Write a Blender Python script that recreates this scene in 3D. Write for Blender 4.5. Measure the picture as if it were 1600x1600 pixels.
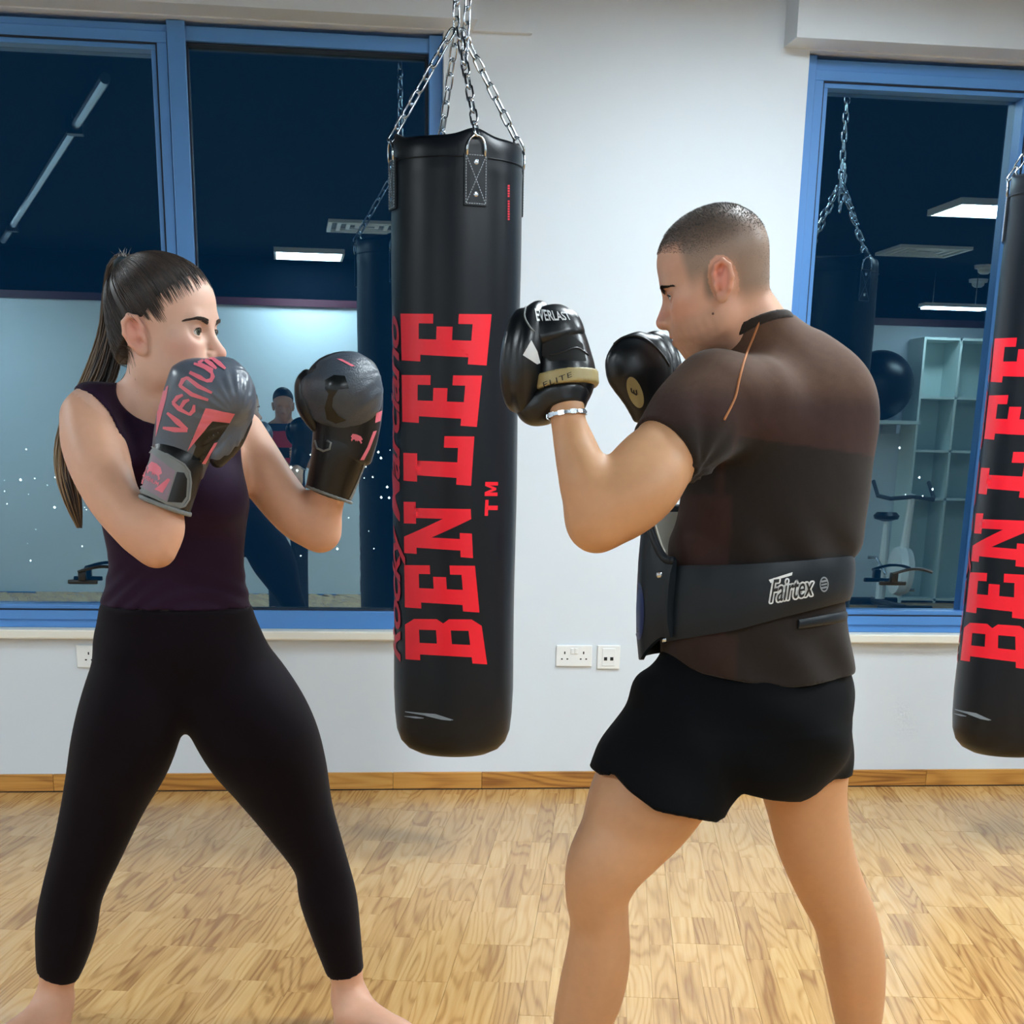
import bpy, bmesh, math, random
import numpy as np
from mathutils import Vector, Matrix
from mathutils.bvhtree import BVHTree

for o in list(bpy.data.objects):
    bpy.data.objects.remove(o, do_unlink=True)
scene = bpy.context.scene
COL = scene.collection
random.seed(7)
RNG = np.random.default_rng(7)

# ------------------------------------------------------------------ camera
F_PX, CX, CY = 2549.0, 800.0, 1661.0          # focal length and principal point, 1600 px frame
YAW, PITCH, ROLL = 0.139, 0.356, 0.020
CAM_Z = 1.27
_h = np.array([math.cos(YAW), -math.sin(YAW), 0.0])
_fh = np.array([math.sin(YAW), math.cos(YAW), 0.0])
_z = np.array([0.0, 0.0, 1.0])
CF = math.cos(PITCH) * _fh - math.sin(PITCH) * _z
_u = math.sin(PITCH) * _fh + math.cos(PITCH) * _z
CXV = math.cos(ROLL) * _h + math.sin(ROLL) * _u
CYV = -math.sin(ROLL) * _h + math.cos(ROLL) * _u
CAM = np.array([0.0, 0.0, CAM_Z])
cam_data = bpy.data.cameras.new('camera')
cam = bpy.data.objects.new('camera', cam_data)
COL.objects.link(cam)
cam_data.sensor_fit = 'HORIZONTAL'
cam_data.sensor_width = 36.0
cam_data.lens = 36.0 * F_PX / 1600.0
cam_data.shift_x = (800.0 - CX) / 1600.0
cam_data.shift_y = (CY - 800.0) / 1600.0
cam_data.clip_start = 0.02
cam_data.clip_end = 2000
M = Matrix.Identity(4)
for i in range(3):
    M[i][0] = CXV[i]; M[i][1] = CYV[i]; M[i][2] = -CF[i]; M[i][3] = CAM[i]
cam.matrix_world = M
scene.camera = cam

# ------------------------------------------------------------------ night sky outside, exposure
world = bpy.data.worlds.new('night')
scene.world = world
world.use_nodes = True
bg = world.node_tree.nodes['Background']
bg.inputs[0].default_value = (0.010, 0.075, 0.16, 1)
bg.inputs[1].default_value = 1.35
scene.view_settings.view_transform = 'Standard'
scene.view_settings.look = 'None'
scene.view_settings.gamma = 1.0
scene.view_settings.use_curve_mapping = False
scene.view_settings.exposure = 0.8
LAMP_POWER = 30.0                               # emission strength of the ceiling panels
LAMP_SPOTS = [(0.29, -2.42), (4.72, 1.72), (2.15, 0.9), (2.15, -1.6), (2.68, 3.0),
              (1.3, 3.5), (-2.7, 1.2), (-2.7, -1.6), (4.6, 4.9), (-2.7, 4.6), (1.75, 5.15)]  # after the first pair: panels added to brighten the room, kept out of the reflection
CEIL = 2.9
WALL_Y = 6.57                                   # face of the window wall
GLASS_Y = 6.70
BACK_Y, LEFT_X, RIGHT_X = -2.9, -3.7, 7.6

# ------------------------------------------------------------------ helpers
def ray(px, py):
    return CF + (px - CX) / F_PX * CXV - (py - CY) / F_PX * CYV

def at(px, py, Y):
    """point on the vertical plane at distance Y that lies behind a picture point"""
    d = ray(px, py)
    return CAM + d * (Y / d[1])

def on_floor(px, py, z=0.0):
    d = ray(px, py)
    return CAM + d * ((z - CAM_Z) / d[2])

def proj(p):
    v = np.asarray(p) - CAM
    w = v @ CF
    return CX + F_PX * (v @ CXV) / w, CY - F_PX * (v @ CYV) / w

def tag(o, label=None, cat=None, group=None, kind=None):
    if label: o['label'] = label
    if cat: o['category'] = cat
    if group: o['group'] = group
    if kind: o['kind'] = kind
    return o

def wloc(o):
    v = np.zeros(3)
    while o is not None:
        v = v + np.array(o.location)
        o = o.parent
    return v

def empty(name, loc, parent=None):
    o = bpy.data.objects.new(name, None)
    o.empty_display_size = 0.1
    COL.objects.link(o)
    o.location = np.asarray(loc, float) - (wloc(parent) if parent else 0)
    if parent: o.parent = parent
    return o

def mk(name, verts, faces, mat, parent=None, origin=None, smooth=False):
    """mesh object from world-space vertices; origin is a world point (default: parent's)"""
    verts = np.asarray(verts, float).reshape(-1, 3)
    if parent is not None and origin is None:
        origin = wloc(parent)
    if origin is None:
        origin = np.array([(verts[:, 0].min() + verts[:, 0].max()) / 2,
                           (verts[:, 1].min() + verts[:, 1].max()) / 2, verts[:, 2].min()])
    me = bpy.data.meshes.new(name)
    me.from_pydata((verts - origin).tolist(), [], faces if isinstance(faces, list) else faces.tolist())
    if mat is not None:
        me.materials.append(mat)
    if smooth:
        me.polygons.foreach_set('use_smooth', np.ones(len(me.polygons), bool))
    me.update()
    o = bpy.data.objects.new(name, me)
    COL.objects.link(o)
    if parent is not None:
        o.parent = parent
        o.location = np.asarray(origin) - wloc(parent)
    else:
        o.location = origin
    return o

class MB:
    """collects shapes into one mesh"""
    def __init__(s): s.v = []; s.f = []
    def add(s, v, f):
        b = len(s.v)
        s.v += [tuple(map(float, p)) for p in v]
        s.f += [[i + b for i in q] for q in f]
        return s
    def box(s, x0, x1, y0, y1, z0, z1):
        v = [(x, y, z) for x in (x0, x1) for y in (y0, y1) for z in (z0, z1)]
        return s.add(v, [[0, 1, 3, 2], [4, 6, 7, 5], [0, 4, 5, 1], [2, 3, 7, 6], [0, 2, 6, 4], [1, 5, 7, 3]])
    def bbox(s, x0, x1, y0, y1, z0, z1, b):
        """box with bevelled edges"""
        bm = bmesh.new()
        bmesh.ops.create_cube(bm, size=1)
        for q in bm.verts:
            q.co = Vector((x0 + (q.co.x + .5) * (x1 - x0), y0 + (q.co.y + .5) * (y1 - y0), z0 + (q.co.z + .5) * (z1 - z0)))
        bmesh.ops.bevel(bm, geom=bm.edges[:] , offset=b, segments=2, affect='EDGES', profile=.5)
        return s.bm(bm)
    def bm(s, bm):
        bm.verts.index_update()
        s.add([q.co for q in bm.verts], [[q.index for q in f.verts] for f in bm.faces])
        bm.free()
        return s
    def tube(s, pts, r, n=8, closed=False, caps=True, flat=1.0):
        pts = [np.asarray(p, float) for p in pts]
        m = len(pts)
        rr = r if hasattr(r, '__len__') else [r] * m
        b = len(s.v)
        up = None
        for i, p in enumerate(pts):
            if closed: t = pts[(i + 1) % m] - pts[i - 1]
            else: t = pts[min(i + 1, m - 1)] - pts[max(i - 1, 0)]
            t = t / (np.linalg.norm(t) + 1e-12)
            if up is None:
                a = np.array([0, 0, 1.0]) if abs(t[2]) < .9 else np.array([1.0, 0, 0])
                up = np.cross(t, a)
            up = up - t * (up @ t); up /= np.linalg.norm(up) + 1e-12
            w = np.cross(t, up)
            for k in range(n):
                a = 2 * math.pi * k / n
                s.v.append(tuple(p + rr[i] * (math.cos(a) * up + flat * math.sin(a) * w)))
        for i in range(m if closed else m - 1):
            j = (i + 1) % m
            for k in range(n):
                l = (k + 1) % n
                s.f.append([b + i * n + k, b + i * n + l, b + j * n + l, b + j * n + k])
        if caps and not closed:
            s.f.append([b + k for k in range(n)][::-1])
            s.f.append([b + (m - 1) * n + k for k in range(n)])
        return s
    def lathe(s, prof, c, n=48, axis=2, arc=None):
        b = len(s.v)
        for r, h in prof:
            for k in range(n):
                a = 2 * math.pi * k / n
                p = [r * math.cos(a), r * math.sin(a), h]
                if axis == 1: p = [p[0], p[2], p[1]]
                if axis == 0: p = [p[2], p[0], p[1]]
                s.v.append((c[0] + p[0], c[1] + p[1], c[2] + p[2]))
        for i in range(len(prof) - 1):
            for k in range(n):
                l = (k + 1) % n
                s.f.append([b + i * n + k, b + i * n + l, b + (i + 1) * n + l, b + (i + 1) * n + k])
        s.f.append([b + k for k in range(n)][::-1])
        s.f.append([b + (len(prof) - 1) * n + k for k in range(n)])
        return s
    def build(s, name, mat, parent=None, origin=None, smooth=False):
        return mk(name, s.v, s.f, mat, parent, origin, smooth)

def copy_tree(o, parent=None):
    c = o.copy()
    COL.objects.link(c)
    if parent is not None: c.parent = parent
    for ch in list(o.children):
        copy_tree(ch, c)
    return c

def auto_smooth(o, deg=35):
    me = o.data
    me.polygons.foreach_set('use_smooth', np.ones(len(me.polygons), bool))
    try:
        me.set_sharp_from_angle(angle=math.radians(deg))
    except Exception:
        pass
    return o

# ------------------------------------------------------------------ materials
def srgb(r, g, b):
    f = lambda c: (c / 255 / 12.92) if c / 255 <= .04045 else ((c / 255 + .055) / 1.055) ** 2.4
    return (f(r), f(g), f(b), 1.0)

def new_mat(name):
    m = bpy.data.materials.new(name)
    m.use_nodes = True
    nt = m.node_tree
    return m, nt, nt.nodes['Principled BSDF']

def N(nt, kind, **kw):
    n = nt.nodes.new(kind)
    for k, v in kw.items():
        if k in n.inputs: n.inputs[k].default_value = v
        else: setattr(n, k, v)
    return n

def plain(name, col, rough=.5, metal=0.0, noise=0.0, scale=40.0, bump=0.0, bscale=200.0, coat=0.0, spec=.5, sheen=0.0, sss=0.0, vcol=None):
    """principled material with a little procedural colour variation and relief"""
    m, nt, b = new_mat(name)
    b.inputs['Base Color'].default_value = col
    b.inputs['Roughness'].default_value = rough
    b.inputs['Metallic'].default_value = metal
    b.inputs['Specular IOR Level'].default_value = spec
    if coat: b.inputs['Coat Weight'].default_value = coat; b.inputs['Coat Roughness'].default_value = .15
    if sheen: b.inputs['Sheen Weight'].default_value = sheen
    if sss:
        b.inputs['Subsurface Weight'].default_value = sss
        b.inputs['Subsurface Radius'].default_value = (.012, .005, .003)
        b.inputs['Subsurface Scale'].default_value = 1.0
    tc = N(nt, 'ShaderNodeTexCoord')
    src = None
    if vcol:
        a = N(nt, 'ShaderNodeAttribute', attribute_name=vcol)
        src = a.outputs['Color']
    if noise:
        t = N(nt, 'ShaderNodeTexNoise', Scale=scale, Detail=4.0)
        nt.links.new(tc.outputs['Object'], t.inputs['Vector'])
        r = N(nt, 'ShaderNodeMapRange')
        r.inputs['To Min'].default_value = 1 - noise; r.inputs['To Max'].default_value = 1 + noise
        nt.links.new(t.outputs['Fac'], r.inputs['Value'])
        mx = N(nt, 'ShaderNodeMix', data_type='RGBA', blend_type='MULTIPLY')
        mx.inputs[0].default_value = 1
        if src: nt.links.new(src, mx.inputs[6])
        else: mx.inputs[6].default_value = col
        nt.links.new(r.outputs[0], mx.inputs[7])
        src = mx.outputs[2]
    if src: nt.links.new(src, b.inputs['Base Color'])
    if bump:
        t2 = N(nt, 'ShaderNodeTexNoise', Scale=bscale, Detail=3.0)
        nt.links.new(tc.outputs['Object'], t2.inputs['Vector'])
        bp = N(nt, 'ShaderNodeBump', Strength=bump, Distance=.002)
        nt.links.new(t2.outputs['Fac'], bp.inputs['Height'])
        nt.links.new(bp.outputs[0], b.inputs['Normal'])
    return m

def emit(name, col, strength):
    m, nt, b = new_mat(name)
    b.inputs['Base Color'].default_value = (.8, .8, .8, 1)
    b.inputs['Emission Color'].default_value = col
    b.inputs['Emission Strength'].default_value = strength
    return m

def wood(name, c_dark, c_mid, c_light, along=0, rough=.32, scale=1.0):
    """oak: per-piece tone, long grain and cathedral rings; `along` = local axis of the grain"""
    m, nt, b = new_mat(name)
    tc = N(nt, 'ShaderNodeTexCoord'); oi = N(nt, 'ShaderNodeObjectInfo'); ge = N(nt, 'ShaderNodeNewGeometry')
    rnd = N(nt, 'ShaderNodeMath', operation='ADD')
    nt.links.new(oi.outputs['Random'], rnd.inputs[0]); nt.links.new(ge.outputs['Random Per Island'], rnd.inputs[1])
    fr = N(nt, 'ShaderNodeMath', operation='FRACT'); nt.links.new(rnd.outputs[0], fr.inputs[0])
    off = N(nt, 'ShaderNodeMath', operation='MULTIPLY'); nt.links.new(fr.outputs[0], off.inputs[0]); off.inputs[1].default_value = 37.0
    cmb = N(nt, 'ShaderNodeCombineXYZ')
    for i in range(3): nt.links.new(off.outputs[0], cmb.inputs[i])
    add = N(nt, 'ShaderNodeVectorMath', operation='ADD')
    nt.links.new(tc.outputs['Object'], add.inputs[0]); nt.links.new(cmb.outputs[0], add.inputs[1])
    mp = N(nt, 'ShaderNodeMapping')
    s = [9.0 * scale] * 3; s[along] = .9 * scale
    mp.inputs['Scale'].default_value = s
    nt.links.new(add.outputs[0], mp.inputs['Vector'])
    mp2 = N(nt, 'ShaderNodeMapping'); s2 = [120.0 * scale] * 3; s2[along] = 3.0 * scale; mp2.inputs['Scale'].default_value = s2
    nt.links.new(add.outputs[0], mp2.inputs['Vector'])
    n1 = N(nt, 'ShaderNodeTexNoise', Scale=1.0, Detail=1.5, Roughness=.4); nt.links.new(mp.outputs[0], n1.inputs['Vector'])
    k = N(nt, 'ShaderNodeMath', operation='MULTIPLY'); nt.links.new(n1.outputs['Fac'], k.inputs[0]); k.inputs[1].default_value = 88.0
    sn = N(nt, 'ShaderNodeMath', operation='SINE'); nt.links.new(k.outputs[0], sn.inputs[0])
    ring = N(nt, 'ShaderNodeMapRange'); nt.links.new(sn.outputs[0], ring.inputs['Value'])
    ring.inputs['From Min'].default_value = -1
    pw = N(nt, 'ShaderNodeMath', operation='POWER'); nt.links.new(ring.outputs[0], pw.inputs[0]); pw.inputs[1].default_value = 2.6
    n2 = N(nt, 'ShaderNodeTexNoise', Scale=1.0, Detail=5.0, Roughness=.6); nt.links.new(mp2.outputs[0], n2.inputs['Vector'])
    mx = N(nt, 'ShaderNodeMath', operation='MULTIPLY_ADD'); nt.links.new(pw.outputs[0], mx.inputs[0]); mx.inputs[1].default_value = -.24
    h2 = N(nt, 'ShaderNodeMath', operation='MULTIPLY'); nt.links.new(n2.outputs['Fac'], h2.inputs[0]); h2.inputs[1].default_value = .62
    nt.links.new(h2.outputs[0], mx.inputs[2])
    tone = N(nt, 'ShaderNodeMapRange'); nt.links.new(fr.outputs[0], tone.inputs['Value'])
    tone.inputs['To Min'].default_value = .16; tone.inputs['To Max'].default_value = .46
    sm = N(nt, 'ShaderNodeMath', operation='ADD'); nt.links.new(mx.outputs[0], sm.inputs[0]); nt.links.new(tone.outputs[0], sm.inputs[1])
    cr = N(nt, 'ShaderNodeValToRGB')
    e = cr.color_ramp.elements
    e[0].position = .22; e[0].color = c_dark
    e[1].position = 1.0; e[1].color = c_light
    q = e.new(.55); q.color = c_mid
    nt.links.new(sm.outputs[0], cr.inputs[0]); nt.links.new(cr.outputs[0], b.inputs['Base Color'])
    b.inputs['Roughness'].default_value = rough
    bp = N(nt, 'ShaderNodeBump', Strength=.08, Distance=.001)
    nt.links.new(sm.outputs[0], bp.inputs['Height']); nt.links.new(bp.outputs[0], b.inputs['Normal'])
    return m

MAT = {}
MAT['wall'] = plain('white_wall_paint', srgb(213, 222, 230), .55, noise=.02, scale=3, bump=.05, bscale=120)
MAT['ceiling'] = plain('dark_ceiling_paint', srgb(8, 14, 22), .95, noise=.2, scale=2, spec=.05)
MAT['maroon'] = plain('maroon_trim', srgb(70, 22, 40), .5, noise=.1)
MAT['frame'] = plain('blue_frame_paint', srgb(80, 136, 200), .38, noise=.05, scale=6)
MAT['gasket'] = plain('dark_blue_gasket', srgb(10, 24, 48), .6, noise=.1)
MAT['sill'] = plain('cream_sill', srgb(232, 230, 218), .45, noise=.04, scale=5)
MAT['white_plastic'] = plain('white_plastic', srgb(232, 235, 234), .3, noise=.02)
MAT['black_plastic'] = plain('black_plastic', srgb(14, 17, 20), .35, noise=.1)
MAT['slot'] = plain('socket_slot', srgb(8, 8, 9), .7, noise=.1)
MAT['steel'] = plain('zinc_plated_steel', srgb(205, 214, 222), .22, metal=1.0, noise=.08, scale=60)
MAT['leather'] = plain('black_vinyl', srgb(10, 16, 23), .36, noise=.12, scale=8, bump=.10, bscale=260, spec=.3)
MAT['red_print'] = plain('red_print', srgb(222, 14, 38), .38, noise=.05, scale=30)
MAT['dull_red_print'] = plain('worn_red_print', srgb(176, 26, 46), .45, noise=.15, scale=30)
MAT['thread'] = plain('grey_thread', srgb(150, 160, 168), .7, noise=.1)
MAT['floor_strip'] = wood('oak_strip', srgb(152, 106, 56), srgb(196, 150, 90), srgb(220, 182, 122), along=0, rough=.27)
MAT['baseboard'] = wood('oak_baseboard', srgb(140, 88, 34), srgb(192, 136, 62), srgb(214, 166, 92), along=0, rough=.4)
MAT['subfloor'] = plain('floor_joint', srgb(92, 62, 32), .7, noise=.2)
MAT['lamp'] = emit('lamp_panel_light', (0.84, 0.945, 1.0, 1), LAMP_POWER)
MAT['lamp_frame'] = plain('lamp_frame', srgb(220, 224, 226), .4, noise=.03)
# ================================================================== THE SETTING
# ---- floor: three-strip oak boards laid at an angle to the wall
BANG = 0.195
bd = np.array([math.sin(BANG), math.cos(BANG)])       # along the boards
bn = np.array([math.cos(BANG), -math.sin(BANG)])      # across
floor = MB().box(LEFT_X, RIGHT_X, BACK_Y, WALL_Y, -.08, -.009).build('floor', MAT['subfloor'])
tag(floor, kind='structure')
SW = .0655
strips = []
r2 = random.Random(3)
for row in range(-40, 50):
    off = r2.uniform(0, 1.3)
    s = -8.0 - off
    while s < 10:
        Lb = 1.30
        for k in range(3):
            cuts = [0.0]
            while cuts[-1] < Lb - .30:
                cuts.append(cuts[-1] + r2.choice([.28, .34, .40, .48, .56]))
            cuts = [c for c in cuts if c < Lb - .14] + [Lb]
            for a, b_ in zip(cuts[:-1], cuts[1:]):
                strips.append((row * 3 + k, s + a, s + b_, a == 0.0, b_ == Lb))
        s += Lb
def strip_quad(st):
    k, a, b_, e0, e1 = st
    g0 = .0012 if e0 else .0003
    g1 = .0012 if e1 else .0003
    n0 = k * SW + .00025; n1 = (k + 1) * SW - (.0007 if k % 3 == 2 else .00025)
    return a + g0, b_ - g1, n0, n1
def corners(q):
    a, b_, n0, n1 = q
    return [bd * s + bn * n for s, n in ((a, n0), (b_, n0), (b_, n1), (a, n1))]
near, rest = [], []
for st in strips:
    q = strip_quad(st); cs = corners(q); c = sum(cs) / 4
    if not (LEFT_X + .05 < c[0] < RIGHT_X - .05 and BACK_Y + .05 < c[1] < WALL_Y + .3): continue
    if min(p[1] for p in cs) > WALL_Y: continue
    area = 0
    if c[1] > 2.8:
        pp = [proj((p[0], p[1], 0)) for p in cs]
        cx = sum(p[0] for p in pp) / 4; cy = sum(p[1] for p in pp) / 4
        if -60 < cx < 1660 and 1180 < cy < 1680:
            area = abs(sum(pp[i][0] * pp[(i + 1) % 4][1] - pp[(i + 1) % 4][0] * pp[i][1] for i in range(4))) / 2
    (near if area > 0 else rest).append((area, q))
near.sort(key=lambda t: -t[0])
rest += near[290:]; near = near[:290]
strip_mesh = {}
def strip_data(L, W):
    key = (round(L, 3), round(W, 4))
    if key not in strip_mesh:
        m = MB().box(-key[0] / 2, key[0] / 2, -key[1] / 2, key[1] / 2, -.009, 0)
        me = bpy.data.meshes.new('plank')
        me.from_pydata(m.v, [], m.f); me.materials.append(MAT['floor_strip'])
        strip_mesh[key] = me
    return strip_mesh[key]
fl = wloc(floor)
for area, (a, b_, n0, n1) in near:
    o = bpy.data.objects.new('plank', strip_data(b_ - a, n1 - n0))
    COL.objects.link(o); o.parent = floor
    c = bd * (a + b_) / 2 + bn * (n0 + n1) / 2
    o.location = np.array([c[0], c[1], 0.0]) - fl
    o.rotation_euler = (0, 0, math.atan2(bd[1], bd[0]))
mb = MB()
for area, q in rest:
    a, b_, n0, n1 = q
    # in board coordinates, so that the grain follows the board
    mb.box(a, b_, n0, n1, -.009, 0)
fr_ = mb.build('plank_field', MAT['floor_strip'], floor, origin=np.zeros(3))
for v in fr_.data.vertices: v.co.y = -v.co.y            # (along, across) -> right-handed local frame
fr_.data.flip_normals()
fr_.rotation_euler = (0, 0, math.atan2(bd[1], bd[0]))
fr_.location = -fl
tag(fr_, kind='stuff')

# ---- window wall: pillars, parapet, head, openings
X = lambda px, py, Y=WALL_Y: at(px, py, Y)[0]
W1R = X(692, 500)                       # right edge of the left window opening
W2L = X(1250, 300)                      # left edge of the right window opening
W2R = W2L + 1.35
W1L = -2.6
SILL = at(500, 985, WALL_Y)[2]
HEAD = at(480, 47, WALL_Y)[2] + .02
TH = .30
wall = MB()
wall.box(LEFT_X, RIGHT_X, WALL_Y, WALL_Y + TH, 0, SILL - .035)
wall.box(LEFT_X, RIGHT_X, WALL_Y, WALL_Y + TH, HEAD, CEIL)
wall.box(LEFT_X, W1L, WALL_Y, WALL_Y + TH, SILL - .035, HEAD)
wall.box(W1R, W2L, WALL_Y, WALL_Y + TH, SILL - .035, HEAD)
wall.box(W2R, RIGHT_X, WALL_Y, WALL_Y + TH, SILL - .035, HEAD)
wf = tag(wall.build('wall_front', MAT['wall']), kind='structure')
tag(MB().box(LEFT_X - .2, LEFT_X, BACK_Y - .2, WALL_Y + TH, 0, CEIL).build('wall_left', MAT['wall']), kind='structure')
tag(MB().box(RIGHT_X, RIGHT_X + .2, BACK_Y - .2, WALL_Y + TH, 0, CEIL).build('wall_right', MAT['wall']), kind='structure')
tag(MB().box(LEFT_X, RIGHT_X, BACK_Y - .2, BACK_Y, 0, 2.50).build('wall_back', MAT['wall']), kind='structure')
tag(MB().box(LEFT_X, RIGHT_X, BACK_Y - .2, BACK_Y + .03, 2.50, 2.56).build('trim_6', MAT['maroon']), kind='structure')
tag(MB().box(LEFT_X - .2, RIGHT_X + .2, BACK_Y - .2, WALL_Y + TH, CEIL, CEIL + .1).build('ceiling', MAT['ceiling']), kind='structure')
tag(MB().box(LEFT_X, RIGHT_X, BACK_Y - .2, BACK_Y, 2.56, CEIL).build('trim_7', MAT['ceiling']), kind='structure')
# boxed bulkheads above the windows
BKZ = at(1245, 58, WALL_Y - .16)[2]
bx1 = at(746, 27, WALL_Y - .16)[0]
bx2 = at(1245, 58, WALL_Y - .16)[0]
tag(MB().box(LEFT_X, bx1, WALL_Y - .16, WALL_Y, BKZ, CEIL).build('trim_1', MAT['wall']), kind='structure')
tag(MB().box(bx2, RIGHT_X, WALL_Y - .16, WALL_Y, BKZ, CEIL).build('trim_2', MAT['wall']), kind='structure')
tag(MB().box(bx1, X(832, 40, WALL_Y - .03), WALL_Y - .03, WALL_Y, at(790, 50, WALL_Y - .03)[2], CEIL).build('trim_3', MAT['wall']), kind='structure')
# sills with a cream nosing
for i, (a, b_) in enumerate(((W1L - .05, W1R + .05), (W2L - .05, W2R + .05))):
    s = MB().bbox(a, b_, WALL_Y - .035, WALL_Y + TH, SILL - .035, SILL, .006)
    tag(s.build('trim_%d' % (4 + i), MAT['sill']), kind='structure')
# ---- oak baseboard in lengths
bb = empty('baseboard_front', (1.2, WALL_Y - .008, 0)); tag(bb, kind='structure')
BBH = .070
xs = [LEFT_X]
r3 = random.Random(5)
while xs[-1] < RIGHT_X - .3: xs.append(xs[-1] + r3.choice([.28, .36, .45, .6]))
xs[-1] = RIGHT_X
for a, b_ in zip(xs[:-1], xs[1:]):
    me = MB().bbox(a + .0004, b_ - .0004, WALL_Y - .016, WALL_Y, .004, BBH, .0025)
    o = me.build('board', MAT['baseboard'], bb, origin=np.array([(a + b_) / 2, WALL_Y - .008, 0]))
MB().box(LEFT_X, RIGHT_X, WALL_Y - .0145, WALL_Y, 0, .004).build('shadow_gap', MAT['slot'], bb)

# ---- windows
def glass_mat():
    m, nt, b = new_mat('tinted_reflective_glass')
    nt.nodes.remove(b)
    out = nt.nodes['Material Output']
    tr = N(nt, 'ShaderNodeBsdfTransparent'); tr.inputs[0].default_value = (.42, .5, .55, 1)
    gl = N(nt, 'ShaderNodeBsdfGlossy', Roughness=0.0); gl.inputs['Color'].default_value = (.42, .60, .66, 1)
    tc = N(nt, 'ShaderNodeTexCoord'); nz = N(nt, 'ShaderNodeTexNoise', Scale=1.2, Detail=1.0)
    nt.links.new(tc.outputs['Object'], nz.inputs['Vector'])
    bp = N(nt, 'ShaderNodeBump', Strength=.02, Distance=.002)
    nt.links.new(nz.outputs['Fac'], bp.inputs['Height']); nt.links.new(bp.outputs[0], gl.inputs['Normal'])
    lw = N(nt, 'ShaderNodeLayerWeight', Blend=.25)
    mr = N(nt, 'ShaderNodeMapRange'); mr.inputs['To Min'].default_value = .52; mr.inputs['To Max'].default_value = .95
    nt.links.new(lw.outputs['Fresnel'], mr.inputs['Value'])
    mx = N(nt, 'ShaderNodeMixShader')
    nt.links.new(mr.outputs[0], mx.inputs[0]); nt.links.new(tr.outputs[0], mx.inputs[1]); nt.links.new(gl.outputs[0], mx.inputs[2])
    nt.links.new(mx.outputs[0], out.inputs['Surface'])
    return m
MAT['glass'] = glass_mat()
FY = WALL_Y + .055                       # inner face of the frames
def bar(name, x0, x1, z0, z1, par, y0=None, y1=None, mat='frame', b=.003):
    return MB().bbox(x0, x1, FY if y0 is None else y0, GLASS_Y + .05 if y1 is None else y1, z0, z1, b).build(name, MAT[mat], par)
def ring(name, x0, x1, z0, z1, w, par, y0, y1, mat='frame'):
    m = MB()
    m.bbox(x0, x1, y0, y1, z1 - w, z1, .002); m.bbox(x0, x1, y0, y1, z0, z0 + w, .002)
    m.bbox(x0, x0 + w, y0, y1, z0 + w, z1 - w, .002); m.bbox(x1 - w, x1, y0, y1, z0 + w, z1 - w, .002)
    return m.build(name, MAT[mat], par)
def pane(x0, x1, z0, z1, par):
    return MB().box(x0, x1, GLASS_Y, GLASS_Y + .006, z0, z1).build('pane', MAT['glass'], par)
def handle(x, z, par, s=1):
    h = MB().bbox(x - .055, x + .055, FY - .030, FY - .008, z, z + .016, .004)
    h.bbox(x - .014, x + .014, FY - .045, FY - .01, z + .012, z + .05, .005)
    pts = [(x + s * t * .15, FY - .05, z + .05 + .02 * math.sin(t * 2.6) - .006 * t) for t in np.linspace(-.08, 1, 9)]
    h.tube(pts, .0085, 8, flat=.7)
    o = h.build('handle', MAT['black_plastic'], par)
    return auto_smooth(o, 40)
def sash(x0, x1, z0, z1, par):
    """opening leaf: flat frame with a dark joint and a glazing bead"""
    ring('sash_frame', x0, x1, z0, z1, .034, par, FY - .008, GLASS_Y + .04)
    ring('gasket', x0 + .034, x1 - .034, z0 + .034, z1 - .034, .005, par, FY - .002, GLASS_Y + .03, 'gasket')
    ring('glazing_bead', x0 + .039, x1 - .039, z0 + .039, z1 - .039, .016, par, FY + .004, GLASS_Y + .02)
    pane(x0 + .05, x1 - .05, z0 + .05, z1 - .05, par)
ZB, ZT = SILL, HEAD - .014
win1 = empty('window_1', (-.7, FY, SILL)); tag(win1, 'wide blue-framed window with a dark opening leaf and fixed pane', None, kind='structure')
mx0, mx1 = at(257.5, 100, FY)[0] + .012, at(286, 100, FY)[0] + .012
bar('top_rail', W1L, W1R, ZT - .045, ZT, win1)
bar('bottom_rail', W1L, W1R, ZB, ZB + .068, win1)
bar('jamb', W1R - .048, W1R, ZB, ZT + .008, win1, y0=FY - .012)
bar('mullion', mx0, mx1, ZB, ZT + .012, win1, y0=FY - .016)
bar('mullion', mx0 - 1.28, mx0 - 1.22, ZB, ZT + .012, win1, y0=FY - .016)
sash(mx0 - 1.20, mx0 - .002, ZB + .03, ZT - .022, win1)
# fixed pane right of the mullion, with its dark rebate
ring('gasket', mx1, W1R - .048, ZB + .066, ZT - .045, .006, win1, FY + .02, GLASS_Y + .03, 'gasket')
pane(mx1 + .004, W1R - .05, ZB + .07, ZT - .05, win1)
pane(W1L, mx0 - 1.28, ZB + .07, ZT - .05, win1)
handle(at(130, 905, FY)[0], at(130, 912, FY)[2], win1)
win2 = empty('window_2', ((W2L + W2R) / 2, FY, SILL)); tag(win2, 'narrow blue-framed opening window right of the pillar', None, kind='structure')
bar('jamb', W2L, W2L + .042, ZB, ZT + .010, win2, y0=FY - .012)
bar('jamb', W2R - .042, W2R, ZB, ZT + .010, win2, y0=FY - .012)
bar('top_rail', W2L, W2R, ZT - .036, ZT, win2)
bar('bottom_rail', W2L, W2R, ZB, ZB + .045, win2)
s2r = at(1592, 160, FY)[0] + .075
sash(W2L + .040, s2r, ZB + .03, ZT - .034, win2)
bar('mullion', s2r, s2r + .06, ZB, ZT + .01, win2, y0=FY - .016)
pane(s2r + .06, W2R - .04, ZB + .05, ZT - .05, win2)
handle(at(1392, 910, FY)[0], at(1392, 914, FY)[2], win2)

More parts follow.
